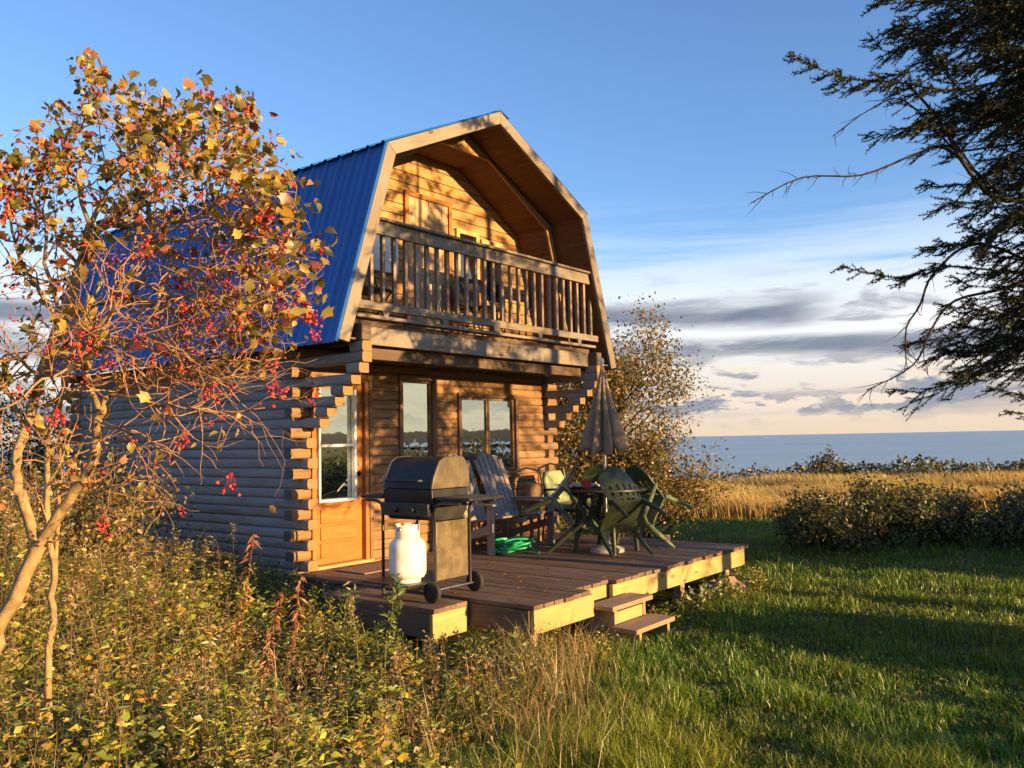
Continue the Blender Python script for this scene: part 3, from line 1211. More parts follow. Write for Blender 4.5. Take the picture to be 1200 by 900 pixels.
board('rim_joist', (4.165, -2.92, .315), (4.165, -.1, .315), .04, .185, M_DARKW, deck)
dj = MB()
for yy in (-2.3, -1.7, -1.1, -.5):
    dj.box((-.14, yy - .02, .23), (4.14, yy + .02, .408))
dj.build('joists', M_DARKW, deck)
for (x, y) in ((-.08, -2.95), (1.25, -2.85), (2.7, -2.85), (3.62, -2.86), (3.95, -2.80), (-.08, -1.5), (4.08, -1.2), (2.0, -1.5)):
    MB().box((x - .045, y - .045, -.15), (x + .045, y + .045, .405)).build('deck_post', M_TREAD, deck, bevel=.004)

steps = thing('wooden_steps', 'two-tread wooden steps leading down from the deck to the lawn', 'steps', (1.05, -3.2, 0))
board('tread', (.70, -3.13, .295), (1.40, -3.13, .295), .25, .04, M_TREAD, steps)
board('tread', (.68, -3.37, .135), (1.36, -3.37, .135), .25, .04, M_TREAD, steps)
for x in (.80, 1.30):
    MB().prism([(-2.92, -.1), (-2.92, .272), (-3.22, .272), (-3.22, .112), (-3.46, .112), (-3.46, -.1)], 0, x - .02, x + .02).build('stringer', M_TREAD, steps, bevel=.003)
board('riser', (.825, -3.205, .19), (1.275, -3.205, .19), .02, .12, M_FASC, steps)

plat = thing('side_platform', 'small wooden landing beside the deck carrying the grill', 'platform', (-.4, -1.8, 0))
pb = MB()
for i in range(3):
    pb.box((-.64 + i * .142, -2.43 + .01 * i, .392), (-.64 + i * .142 + .136, -1.05, .43))
pb.build('platform_boards', M_DECK, plat, smooth=False, bevel=.004)
board('rim_joist', (-.63, -2.385, .285), (-.21, -2.385, .285), .04, .205, M_FASC, plat)
board('rim_joist', (-.61, -2.36, .29), (-.61, -1.07, .29), .04, .2, M_DARKW, plat)
for (x, y) in ((-.56, -2.3), (-.56, -1.2)):
    MB().box((x - .045, y - .045, -.15), (x + .045, y + .045, .385)).build('deck_post', M_TREAD, plat, bevel=.004)

mat_ = tag(MB().box((.18, -.72, .4545), (.86, -.28, .470)).build('door_mat', M_MAT, None, bevel=.005), 'brown door mat lying on the deck before the orange door', 'door mat')
blk = tag(MB().box((4.06, -2.0, .455), (4.16, -1.9, .525)).build('wood_block', M_STONE, None, bevel=.008), 'small orange brown block on the far edge of the deck', 'block')

# ================================================================== GRILL
GX0, GX1, GY0, GY1 = -.43, .05, -2.22, -1.62
grill = thing('gas_grill', 'black wheeled gas barbecue with closed lid and side shelves', 'grill', (-.2, -1.9, .43))
# lid: rounded hood running along Y
def hood(f):
    pts = [(GX0, 1.36), (GX0 + .03, 1.46), (GX0 + .10, 1.59), (GX0 + .17, 1.628), (GX1 - .13, 1.632), (GX1 - .05, 1.60), (GX1, 1.50), (GX1, 1.36)]
    return [((p_[0] - (GX0 + GX1) / 2) * f + (GX0 + GX1) / 2, 1.36 + (p_[1] - 1.36) * f) for p_ in pts]
lid = MB().prism(hood(.985), 1, GY0 + .026, GY1 - .026).build('lid', M_GRILL, grill, bevel=.004)
for (a, b) in ((GY0, GY0 + .025), (GY1 - .025, GY1)):
    sub(lid, MB().prism(hood(1.0), 1, a, b), 'end_cap', M_GRILLC, .006)
hd = MB().tube([(GX0 - .015, GY0 + .10, 1.43), (GX0 - .05, GY0 + .10, 1.43), (GX0 - .05, GY1 - .10, 1.43), (GX0 - .015, GY1 - .10, 1.43)], .010, 8)
sub(lid, hd, 'handle', M_BLACKM, 0)
MB().prism([(GX0 + .01, 1.355), (GX1 - .01, 1.355), (GX1 - .03, 1.16), (GX1 - .10, 1.09), (GX0 + .08, 1.09), (GX0 + .02, 1.18)], 1, GY0 + .01, GY1 - .01).build('firebox', M_BLACKM, grill, bevel=.006)
MB().box((GX0 - .03, GY0 + .02, 1.13), (GX0 + .015, GY1 - .02, 1.24)).build('control_panel', M_BLACKM, grill, bevel=.006)
for y in (GY0 + .2, GY1 - .2):
    MB().lathe([(.0, -.022), (.022, -.02), (.026, 0)], (GX0 - .03, y, 1.185), 14, 0).build('knob', M_BLACKM, grill)
# legs: the front pair bends over into the shelf brackets
def leg(pts):
    MB().tube(pts, .014, 10).build('leg', M_BLACKM, grill)
leg([(GX0 + .02, GY1 + .01, .435), (GX0 + .02, GY1 + .01, 1.17), (GX0 + .02, GY1 + .03, 1.225), (GX0 + .02, GY1 + .09, 1.25), (GX0 + .02, GY1 + .22, 1.252)])
leg([(GX1 - .02, GY1 + .01, .452), (GX1 - .02, GY1 + .01, 1.17), (GX1 - .02, GY1 + .03, 1.225), (GX1 - .02, GY1 + .09, 1.25), (GX1 - .02, GY1 + .22, 1.252)])
leg([(GX0 + .02, GY0 - .01, .53), (GX0 + .02, GY0 - .01, 1.17), (GX0 + .02, GY0 - .03, 1.225), (GX0 + .02, GY0 - .09, 1.25), (GX0 + .02, GY0 - .30, 1.252)])
leg([(GX1 - .02, GY0 - .01, .53), (GX1 - .02, GY0 - .01, 1.17), (GX1 - .02, GY0 - .03, 1.225), (GX1 - .02, GY0 - .09, 1.25), (GX1 - .02, GY0 - .30, 1.252)])
for (a, b) in ((GY1 + .015, GY1 + .30), (GY0 - .40, GY0 - .02)):
    MB().box((GX0 + .02, a, 1.266), (GX1 - .02, b, 1.296)).build('side_shelf', M_BLACKM, grill, bevel=.008)
MB().box((GX0 - .27, GY0 + .02, .585), (GX1 - .03, GY1 - .02, .60)).build('bottom_shelf', M_BLACKM, grill, bevel=.003)
MB().box((GX0 + .045, GY0 - .004, .60), (GX1 - .04, GY0 + .008, 1.085)).build('side_panel', M_PANEL, grill, bevel=.003)
MB().tube([(GX0 - .05, GY0 - .02, .53), (GX1 + .05, GY0 - .02, .53)], .009, 8).build('axle', M_STEEL, grill)
for x in (GX0 - .03, GX1 + .03):
    zb = .43 if x < -.2 else .45
    w_ = MB().lathe([(.035, -.018), (.075, -.022), (.088, -.014), (.090, 0), (.088, .014), (.075, .022), (.035, .018)], (x, GY0 - .02, zb + .09), 28, 0).build('wheel', M_RUB, grill)
    sub(w_, MB().lathe([(.045, -.021), (.045, .021)], (x, GY0 - .02, zb + .09), 20, 0), 'hub', M_BLACKM, 0)

MB().tube([(GX0 - .14, GY0 + .19, 1.005), (GX0 - .12, GY0 + .30, 1.02), (GX0 - .02, GY0 + .40, .93), (GX0 + .10, GY0 + .36, .95), (GX0 + .14, GY0 + .30, 1.09)], .008, 8).build('gas_hose', M_RUB, grill)
tank = thing('propane_tank', 'white propane cylinder standing on the lower shelf of the black grill', 'propane tank', (-.53, -2.03, .56))
TX, TY = -.53, -2.03
MB().lathe([(.10, .590), (.135, .600), (.152, .630), (.155, .66), (.155, .845), (.150, .875), (.130, .905), (.095, .925), (.04, .935)], (TX, TY, 0), 32).build('body', M_TANK, tank, angle=60)
MB().lathe([(.105, .5615), (.108, .563), (.108, .605), (.098, .607), (.098, .563)], (TX, TY, 0), 28).build('foot_ring', M_TANK, tank)
cb = MB()
NN = 26
for i in range(NN):
    a0, a1 = R(20 + i * 320 / NN), R(20 + (i + 1) * 320 / NN)
    top = 1.035 if i % 9 not in (3, 4) else .985
    vs_ = []
    for a_ in (a0, a1):
        for r_ in (.098, .102):
            for z in (.915, top):
                vs_.append((TX + r_ * math.cos(a_), TY + r_ * math.sin(a_), z))
    cb.add(vs_, [(2, 6, 7, 3), (0, 1, 5, 4), (1, 3, 7, 5), (0, 4, 6, 2), (0, 2, 3, 1), (4, 5, 7, 6)])
cb.build('collar', M_TANK, tank)
MB().lathe([(.025, .93), (.025, .98), (.015, .985), (.015, 1.0), (.03, 1.003), (.03, 1.018)], (TX, TY, 0), 14).lathe([(.012, -.06), (.016, -.055), (.016, 0)], (TX, TY, .965), 12, 0).build('valve', M_STEEL, tank)

for ch_ in tank.children:
    ch_.location.z += .04

# ================================================================== FURNITURE
# -- adirondack love seat
seat = thing('adirondack_loveseat', 'grey wooden Adirondack loveseat with two fanned slat backs against the cabin wall', 'loveseat', (2.5, -.5, DECKZ))
LX0, LX1 = 1.92, 3.16
for s_i, cx in enumerate((2.22, 2.86)):
    bk = None
    for j in range(6):
        t = (j - 2.5)
        xb, xt = cx + t * .078, cx + t * .098
        hgt = .80 + .09 * (1 - (abs(t) / 2.5) ** 2)
        p0 = Vector((xb, -.42, DECKZ + .33))
        p1 = p0 + Vector((xt - xb, math.sin(R(24)) * hgt, math.cos(R(24)) * hgt))
        b_ = MB().beam(p0, p1, .074, .018, up=(0, -1, .4))
        if bk is None:
            bk = MB()
        n_ = len(bk.v)
        bk.v += b_.v
        bk.f += [tuple(i_ + n_ for i_ in q) for q in b_.f]
    bk.build('backrest', M_CEDAR, seat, smooth=False, bevel=.003)
ss = MB()
for j in range(6):
    y = -.42 - j * .088
    z = DECKZ + .335 + j * .014
    ss.box((LX0 + .06, y - .078, z), (LX1 - .06, y, z + .02))
ss.build('seat', M_CEDAR, seat, smooth=False, bevel=.003)
for x in (LX0 + .03, LX1 - .03):
    MB().box((x - .02, -.93, DECKZ), (x + .02, -.84, DECKZ + .555)).build('leg', M_CEDAR, seat, bevel=.003)
    MB().prism([(-.95, DECKZ + .36), (-.95, DECKZ + .26), (.0, DECKZ + .003), (.05, DECKZ + .003), (.05, DECKZ + .07)], 0, x - .05 if x < 2.5 else x + .022, x - .022 if x < 2.5 else x + .05).build('side_rail', M_CEDAR, seat, bevel=.003)
    MB().prism([(x - .07, -.98), (x + .07, -.98), (x + .075, -.70), (x + .04, -.16), (x - .04, -.16), (x - .075, -.70)], 2, DECKZ + .558, DECKZ + .58).build('armrest', M_CEDAR, seat, bevel=.004)
    MB().box((x - .018, -.20, DECKZ), (x + .018, -.13, DECKZ + .556)).build('leg', M_CEDAR, seat, bevel=.003)
MB().box((2.50, -.93, DECKZ + .33), (2.58, -.30, DECKZ + .39)).build('centre_rail', M_CEDAR, seat, bevel=.003)

# -- coiled hose below it
hs_ = MB()
pts = []
for i in range(150):
    a = i * .30
    r_ = .17 + .045 * math.sin(i * .71) + .03 * math.sin(i * .23)
    pts.append((2.28 + r_ * 1.25 * math.cos(a), -.95 + r_ * .85 * math.sin(a) + .04 * math.sin(i * .11), DECKZ + .022 + .09 * (.5 + .5 * math.sin(i * .37)) + .06 * (i / 150)))
pts.append((2.36, -1.25, DECKZ + .02))
pts.append((2.28, -1.32, DECKZ + .02))
tag(hs_.tube(pts, .013, 8).build('garden_hose', M_HOSE), 'bright green hose coiled on the deck under the loveseat', 'hose')

# -- cushioned metal chair in the corner
cc = thing('cushioned_chair', 'dark metal chair with green back cushion in the corner of the deck', 'chair', (3.85, -.72, DECKZ))
CX, CY = 3.85, -.72
MB().prism([(-.245, 0), (.245, 0), (.245, .30), (.17, .44), (-.17, .44), (-.245, .30)], 1, 0, .07).build('back_cushion', M_CUSH, cc, bevel=.02).matrix_basis = Matrix.Translation((CX, CY + .18, DECKZ + .46)) @ Matrix.Rotation(R(-14), 4, 'X')
MB().box((CX - .25, CY - .27, DECKZ + .39), (CX + .25, CY + .22, DECKZ + .46)).build('seat_cushion', M_CUSH, cc, bevel=.025)
MB().box((CX - .25, CY - .26, DECKZ + .355), (CX + .25, CY + .24, DECKZ + .385)).build('seat_frame', M_BLACKM, cc, bevel=.004)
for sx in (-1, 1):
    x = CX + sx * .275
    MB().tube([(x, CY - .26, DECKZ + .01), (x, CY - .26, DECKZ + .62)], .013, 8).build('leg', M_BLACKM, cc)
    MB().tube([(x, CY + .30, DECKZ + .01), (x, CY + .22, DECKZ + .45), (x, CY + .33, DECKZ + .93)], .013, 8).build('leg', M_BLACKM, cc)
    MB().tube([(x, CY - .30, DECKZ + .63), (x, CY - .1, DECKZ + .655), (x, CY + .26, DECKZ + .64)], .016, 8).build('armrest', M_BLACKM, cc)
MB().tube([(CX - .275, CY + .33, DECKZ + .93), (CX, CY + .345, DECKZ + .98), (CX + .275, CY + .33, DECKZ + .93)], .013, 8).build('top_bar', M_BLACKM, cc)

# small table with a pot behind the love seat end
st = thing('side_table', 'low brown wooden side table between the loveseat and the cushioned chair', 'side table', (3.42, -.45, DECKZ))
MB().box((3.27, -.62, DECKZ + .50), (3.55, -.25, DECKZ + .53)).build('table_top', M_TREAD, st, bevel=.004)
for (x, y) in ((3.30, -.58), (3.52, -.58), (3.30, -.29), (3.52, -.29)):
    MB().box((x - .02, y - .02, DECKZ), (x + .02, y + .02, DECKZ + .498)).build('leg', M_TREAD, st, bevel=.003)
tag(MB().lathe([(.07, .982), (.105, 1.0), (.12, 1.08), (.115, 1.16), (.125, 1.175), (.11, 1.18)], (3.41, -.43, 0), 20).build('flower_pot', M_STONE), 'brown pot on the small side table', 'pot')

# -- round table with folded umbrella
TBX, TBY = 2.85, -1.87
tb = thing('round_table', 'round green patio table under the folded umbrella', 'table', (TBX, TBY, DECKZ))
MB().lathe([(.40, .69), (.47, .70), (.485, .712), (.485, .728), (.47, .735)], (TBX, TBY, DECKZ), 40).build('table_top', M_SHADEPLAS, tb)
for k in range(4):
    a = R(45 + 90 * k)
    ca, sa = math.cos(a), math.sin(a)
    MB().tube([(TBX + ca * .36, TBY + sa * .36, DECKZ + .005), (TBX + ca * .33, TBY + sa * .33, DECKZ + .40), (TBX + ca * .27, TBY + sa * .27, DECKZ + .69)], [.03, .028, .034], 10).build('leg', M_SHADEPLAS, tb)

um = thing('patio_umbrella', 'folded brown patio umbrella standing through the round table', 'umbrella', (TBX, TBY, DECKZ))
MB().tube([(TBX, TBY, DECKZ + .02), (TBX, TBY, DECKZ + 2.20)], .019, 12).build('pole', M_STEEL, um)
MB().lathe([(.20, 0), (.20, .04), (.06, .09), (.035, .10), (.035, .22)], (TBX, TBY, DECKZ + .004), 28).build('base', M_CONC, um)
cv, cf = [], []
NS, NV = 96, 26
rr = np.random.default_rng(4)
ph = rr.uniform(0, 6.28, 6)
for j in range(NV + 1):
    t = j / NV
    rad = .022 + .275 * t ** 1.1
    for k in range(NS):
        a = 2 * math.pi * k / NS
        fold = math.cos(8 * a + .35 * math.sin(3 * t * 2 + ph[0])) + .35 * math.cos(16 * a + ph[1] + t) + .3 * math.sin(3 * a + ph[2])
        r_ = rad * (.72 + .26 * fold * min(1, t * 2.2))
        hem = -.055 * (.5 + .5 * math.cos(8 * a + .3)) * t ** 4 - .04 * math.sin(2 * a + 1) * t ** 3
        cv.append((TBX + r_ * math.cos(a), TBY + r_ * math.sin(a), DECKZ + 2.17 - .98 * t + hem))
for j in range(NV):
    for k in range(NS):
        k2 = (k + 1) % NS
        cf.append((j * NS + k, (j + 1) * NS + k, (j + 1) * NS + k2, j * NS + k2))
cf.append(tuple(range(NS)))
cano = MB().add(cv, cf).build('canopy', M_CANV, um, angle=70)
sm = cano.modifiers.new('cloth', 'SOLIDIFY')
sm.thickness = .004
MB().lathe([(.012, 2.17), (.026, 2.185), (.024, 2.22), (.010, 2.245)], (TBX, TBY, DECKZ), 12).build('finial', M_WHITE, um)

tag(MB().lathe([(.05, .737), (.055, .74), (.062, .83), (.058, .83)], (TBX - .25, TBY + .10, DECKZ), 18).build('plastic_cup', M_RED), 'red cup on the round patio table', 'cup')
tc_v, tc_f = [], []
for i in range(15):
    for j in range(15):
        x = TBX - .12 + (i / 14 - .5) * .5
        y = TBY + .28 + (j / 14 - .5) * .36
        z = DECKZ + .745 + .05 * float(vnoise(np.array(i * .6), np.array(j * .6), 31))
        tc_v.append((x, y, z))
for i in range(14):
    for j in range(14):
        q = i * 15 + j
        tc_f.append((q, q + 15, q + 16, q + 1))
ct = MB().add(tc_v, tc_f).build('table_cloth', M_CLOTH)
ct.modifiers.new('t', 'SOLIDIFY').thickness = .006
tag(ct, 'crumpled pale cloth lying on the round patio table', 'cloth')


# -- moulded garden chairs tipped against the table
def resin_chair(name, label, mat):
    """local frame: faces +X, floor at z=0; tipped later about its front feet"""
    t = thing(name, label, 'chair', (0, 0, 0), 'garden chairs tipped against the round table')
    # seat, gently dished
    v, f = [], []
    NX, NY = 8, 10
    for sgn in (0, 1):
        for i in range(NX + 1):
            for j in range(NY + 1):
                u, w_ = i / NX, j / NY * 2 - 1
                x = -.22 + .46 * u
                hw = .215 + .03 * u
                z = .40 + .03 * u - .025 * (1 - w_ * w_) * math.sin(u * math.pi) - (.035 * max(0, u - .8) / .2) + .012 * abs(w_) ** 4
                v.append((x, w_ * hw, z - .012 * sgn))
    m_ = (NX + 1) * (NY + 1)
    for i in range(NX):
        for j in range(NY):
            q = i * (NY + 1) + j
            f.append((q, q + NY + 1, q + NY + 2, q + 1))
            f.append((m_ + q, m_ + q + 1, m_ + q + NY + 2, m_ + q + NY + 1))
    ed = [j for j in range(NY + 1)] + [i * (NY + 1) + NY for i in range(1, NX + 1)] + [NX * (NY + 1) + j for j in range(NY - 1, -1, -1)] + [i * (NY + 1) for i in range(NX - 1, 0, -1)]
    for a, b in zip(ed, ed[1:] + ed[:1]):
        f.append((a, b, m_ + b, m_ + a))
    MB().add(v, f).build('seat', mat, t)
    # back: rounded shell with vertical slots near its foot
    v, f = [], []
    NU, NWd = 14, 16
    for sgn in (0, 1):
        for i in range(NU + 1):
            u = i / NU
            zz = .42 + .45 * u
            hw = .225 + .02 * u
            if u > .55:
                hw *= math.sqrt(max(.02, 1 - ((u - .55) / .47) ** 2.6))
            for j in range(NWd + 1):
                w_ = j / NWd * 2 - 1
                x = -.235 - .12 * u + .075 * w_ * w_ * (hw / .24)
                v.append((x - .012 * sgn, w_ * hw, zz))
    m_ = (NU + 1) * (NWd + 1)
    for i in range(NU):
        for j in range(NWd):
            if 1 <= i <= 5 and j % 3 == 1:
                continue
            q = i * (NWd + 1) + j
            f.append((q, q + 1, q + NWd + 2, q + NWd + 1))
            f.append((m_ + q, m_ + q + NWd + 1, m_ + q + NWd + 2, m_ + q + 1))
    n1_ = NWd + 1
    ed = [j for j in range(NWd + 1)] + [i * n1_ + NWd for i in range(1, NU + 1)] + [NU * n1_ + j for j in range(NWd - 1, -1, -1)] + [i * n1_ for i in range(NU - 1, 0, -1)]
    for a, b in zip(ed, ed[1:] + ed[:1]):
        f.append((b, a, m_ + a, m_ + b))
    MB().add(v, f).build('backrest', mat, t)
    for sy in (-1, 1):
        MB().tube([(.235, sy * .22, .42), (.255, sy * .25, .2), (.27, sy * .265, .004)], [.034, .026, .020], 8).build('leg', mat, t)
        MB().tube([(-.20, sy * .20, .41), (-.25, sy * .235, .2), (-.29, sy * .255, .004)], [.034, .026, .020], 8).build('leg', mat, t)
        arm = MB()
        pts_ = [(.24, sy * .235, .40), (.235, sy * .262, .55), (.20, sy * .272, .625), (.10, sy * .275, .642), (-.06, sy * .272, .648), (-.17, sy * .255, .645), (-.245, sy * .235, .63)]
        arm.tube(pts_, [.026, .024, .028, .030, .028, .026, .022], 8)
        arm.build('armrest', mat, t)
    return t


RPIV = .53
chair_spec = [  # bearing from the table, distance, tip angle, swing, label, shade-darkened resin
    (240, .60, 57, 4, 'green resin chair, shade painted into its colour, tipped forward against the near side of the patio table', True),
    (126, .66, 54, -6, 'green resin chair, shade painted into its colour, tipped over at the loveseat side of the patio table', True),
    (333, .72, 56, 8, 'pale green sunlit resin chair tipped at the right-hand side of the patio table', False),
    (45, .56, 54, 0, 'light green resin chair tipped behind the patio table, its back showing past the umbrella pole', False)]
protoD = resin_chair('garden_chair', chair_spec[0][4], M_SHADEPLAS)
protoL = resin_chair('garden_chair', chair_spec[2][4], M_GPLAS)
usedD = usedL = False
for (bearing, RPIV, tip, swing, lab, dark) in chair_spec:
    if dark:
        o = protoD if not usedD else copy_tree(protoD)
        usedD = True
    else:
        o = protoL if not usedL else copy_tree(protoL)
        usedL = True
    o['label'] = lab
    b = R(bearing)
    c = Vector((TBX + math.cos(b) * RPIV, TBY + math.sin(b) * RPIV, DECKZ))
    face = b + math.pi + R(swing)
    # turn so the chair faces the table, then tip it about its front feet
    M = Matrix.Translation(c) @ Matrix.Rotation(face, 4, 'Z') @ Matrix.Rotation(R(tip), 4, 'Y') @ Matrix.Translation((-.27, 0, 0)) @ Matrix.Scale(.96, 4)
    M.translation.z += .012
    o.matrix_basis = M

# balcony furniture: two low dark chairs behind the balusters
def balcony_chair(x, lab):
    t = thing('folding_chair', lab, 'chair', (x, -.25, 3.0), None)
    MB().box((x - .22, -.45, 3.40), (x + .22, -.05, 3.43)).build('seat', M_BLACKM, t, bevel=.01)
    MB().box((x - .22, -.03, 3.48), (x + .22, -.005, 3.85)).build('backrest', M_BLACKM, t, bevel=.01)
    for sx in (-1, 1):
        MB().tube([(x + sx * .23, -.47, 3.0), (x + sx * .23, -.02, 3.86)], .011, 6).build('leg', M_BLACKM, t)
        MB().tube([(x + sx * .24, -.02, 3.0), (x + sx * .24, -.44, 3.42)], .011, 6).build('leg', M_BLACKM, t)
    return t
balcony_chair(.62, 'black folding chair at the left end of the balcony behind the balusters')
balcony_chair(2.62, 'black folding chair at the middle of the balcony behind the balusters')

# ================================================================== VEGETATION
def in_house(x, y, m=0.0):
    h = (x > -.05 - m) & (x < HW + m) & (y > -.1 - m) & (y < HL + m)
    d_ = (x > -.22 - m) & (x < 4.24 + m) & (y > -3.1 - m) & (y < .1)
    p_ = (x > -.66 - m) & (x < -.1) & (y > -2.45 - m) & (y < -1.0 + m)
    s_ = (x > .66 - m) & (x < 1.42 + m) & (y > -3.5 - m) & (y < -2.8)
    return h | d_ | p_ | s_


def weed_mask(x, y):
    """1 inside the rough growth left of the lawn, 0 on the lawn"""
    a = (x - CAM.x) * math.sin(YAW) - (y - CAM.y) * math.cos(YAW)
    d = (x - CAM.x) * math.cos(YAW) + (y - CAM.y) * math.sin(YAW)
    edge = -.32 + .06 * (d - 4.6) + .55 * (vnoise(d * 1.1, d * 0 + 2.0, 41) - .5)
    return np.clip((edge - a) / .5 + .5, 0, 1), a, d


def weed_height(a, d):
    """growth is tall towards the left, low against the deck"""
    h = .36 + .17 * np.clip((-.6 - a) / 1.2, 0, 1) + .48 * np.clip((-2.0 - a) / 1.2, 0, 1)
    h = h * (1 - .30 * np.clip((d - 5.6) / 1.2, 0, 1) * np.clip((a + 3.6) / .8, 0, 1))
    h = h + .22 * np.clip((4.6 - d) / 1.6, 0, 1) * np.clip(-a, 0, 1)
    return h


# ---- lawn
def lawn(n, d0, d1, power):
    u = rng.random(n)
    d = (d0 ** (1 - power) + u * (d1 ** (1 - power) - d0 ** (1 - power))) ** (1 / (1 - power))
    a = rng.uniform(-1, 1, n) * (.72 * d + 1.6)
    x, y = AD_np(a, d)
    return x, y, a, d


gb = Buf()
x, y, a, d = lawn(330000, 3.6, 24.0, 1.55)
wm, _, _ = weed_mask(x, y)
keep = ~in_house(x, y, -.04) & (rng.random(len(x)) > wm * .75) & ((a > -4.5) | (d < 12))
x, y, a, d, wm = x[keep], y[keep], a[keep], d[keep], wm[keep]
n = len(x)
tuft = vnoise(x * 2.3, y * 2.3, 11) * .6 + vnoise(x * 6.1, y * 6.1, 12) * .4
dry = np.clip(vnoise(x * .8 + 5, y * .8, 13) * 1.5 - .55 + .25 * (vnoise(x * 5, y * 5, 14) - .5), 0, 1)
longer = .75 * np.clip((7.0 - d) / 2.2, 0, 1) * np.clip((2.0 - a) / 1.5, .15, 1)
H = (.035 + .085 * np.clip(tuft * 1.7 - .4, 0, 1)) * rng.uniform(.6, 1.35, n) * (1 + 1.1 * longer) + .05 * wm
H *= np.where(d > 12, 1.1, 1)
Wd = (.0032 + .0010 * d * .5) * rng.uniform(.7, 1.3, n)
ang = rng.uniform(0, 2 * np.pi, n)
ln = np.stack([np.cos(ang), np.sin(ang)], 1) * (H * rng.uniform(.15, .75, n))[:, None]
P = np.stack([x, y, ground_z(x, y) - .01], 1)
green = np.array([.092, .190, .008])
yel = np.array([.24, .25, .020])
c = green[None] * (1 - dry[:, None] * .65) + yel[None] * dry[:, None] * .65
c = np.clip(c * rng.uniform(.65, 1.35, (n, 1)) * rng.uniform(.88, 1.12, (n, 3)), .004, 1)
straw = rng.random(n) < .03
c[straw] = jit((.30, .23, .09), straw.sum())
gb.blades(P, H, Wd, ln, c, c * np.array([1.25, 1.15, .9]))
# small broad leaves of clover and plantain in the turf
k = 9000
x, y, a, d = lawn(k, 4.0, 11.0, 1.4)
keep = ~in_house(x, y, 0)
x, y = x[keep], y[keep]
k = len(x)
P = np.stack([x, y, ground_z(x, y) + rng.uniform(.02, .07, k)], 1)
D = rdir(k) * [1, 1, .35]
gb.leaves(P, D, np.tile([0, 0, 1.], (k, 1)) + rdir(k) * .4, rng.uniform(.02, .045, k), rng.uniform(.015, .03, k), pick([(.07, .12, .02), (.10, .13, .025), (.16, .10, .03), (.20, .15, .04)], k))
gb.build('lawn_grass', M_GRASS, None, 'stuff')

# ---- tall golden meadow beyond the lawn
fb = Buf()
n = 120000
u = rng.random(n)
d = 17.5 + 20 * u ** 1.15
a = rng.uniform(-.25, .78, n) * d + rng.uniform(-2, 2, n)
edge = 18.2 + 2.2 * (vnoise(a * .25, a * 0, 51) - .5) + .10 * (a - 4)
x, y = AD_np(a, d)
keep = (d > edge) & ~in_house(x, y, .8)
x, y, a, d = x[keep], y[keep], a[keep], d[keep]
n = len(x)
H = (.28 + .42 * vnoise(x * .5, y * .5, 52)) * rng.uniform(.65, 1.25, n)
ang = rng.normal(2.3, 1.0, n)
ln = np.stack([np.cos(ang), np.sin(ang)], 1) * (H * rng.uniform(.1, .5, n))[:, None]
P = np.stack([x, y, ground_z(x, y) - .02], 1)
tone = vnoise(x * .22, y * .22, 53)[:, None]
c = np.array([.42, .28, .10])[None] * (1 - tone) + np.array([.46, .37, .17])[None] * tone
grn = (vnoise(x * .3 + 9, y * .12, 54) > .66)[:, None]
c = np.where(grn, c * [.62, .80, .55], c)
c = np.clip(c * rng.uniform(.7, 1.3, (n, 1)), 0, 1)
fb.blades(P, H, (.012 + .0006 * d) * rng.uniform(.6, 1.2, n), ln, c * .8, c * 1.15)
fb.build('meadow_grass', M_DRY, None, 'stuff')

# ---- rough undergrowth on the left: goldenrod, bramble, seedling shrubs and dry grass as one mass
wb = Buf()


SUNV = np.array(list(sdir))


def spots(n, d0=2.1, d1=9.3, a0=-6.0, seed=None, thr=.45):
    d = d0 + (d1 - d0) * rng.random(n) ** .9
    a = a0 * np.clip(d / 7.5, .45, 1) + rng.random(n) * (.6 - a0 * np.clip(d / 7.5, .45, 1))
    x, y = AD_np(a, d)
    wm, _, _ = weed_mask(x, y)
    k = (rng.random(n) < wm) & ~in_house(x, y, .03)
    if seed is not None:
        k &= (vnoise(x * 1.6, y * 1.6, seed) * .7 + vnoise(x * 4, y * 4, seed + 1) * .3 > thr) | (rng.random(n) < .18)
    return x[k], y[k], a[k], d[k]


def plants(x, y, a, d, hf, M, L, Wr, cols, w=None, spread=.5, start=.12, lean=.22, shape='leaf', up=.35, stemc=(.16, .11, .05), droop=0.0, r0=.003):
    n = len(x)
    hh = weed_height(a, d) * hf * rng.uniform(.6, 1.2, n) * (.42 + 1.05 * vnoise(x * 1.5, y * 1.5, 77) ** 1.2)
    base = np.stack([x, y, ground_z(x, y) - .03], 1)
    ll = rng.normal(0, lean, (n, 2)) * hh[:, None]
    tip = base + np.concatenate([ll, hh[:, None]], 1)
    wb.stems(base, tip, r0, r0 * .35, jit(stemc, n), bend=rng.normal(0, .03, (n, 3)) * hh[:, None])
    pc = pick(cols, n, w)
    i = np.repeat(np.arange(n), M)
    t = start + (1 - start) * np.tile((np.arange(M) + .5) / M, n) + rng.normal(0, .02, n * M)
    az_ = np.tile(np.arange(M) * 2.4, n) + rng.uniform(0, 6.28, n)[i]
    P = base[i] + (tip - base)[i] * t[:, None]
    rad = np.stack([np.cos(az_), np.sin(az_), np.full(len(az_), up)], 1) + rdir(len(az_)) * .35
    rad[:, 2] -= droop
    LL = rng.uniform(L[0], L[1], len(i)) * (1.15 - .55 * t)
    P = P + unit(rad) * (spread * LL * rng.uniform(0, 1, len(i)))[:, None]
    N = np.array([0, 0, .45]) + rdir(len(i)) * .75 + SUNV * .75
    cc = np.clip(pc[i] * rng.uniform(.75, 1.25, (len(i), 1)), .004, 1)
    wb.leaves(P, rad, N, LL, LL * Wr * rng.uniform(.8, 1.2, len(i)), cc, shape)
    return tip, hh


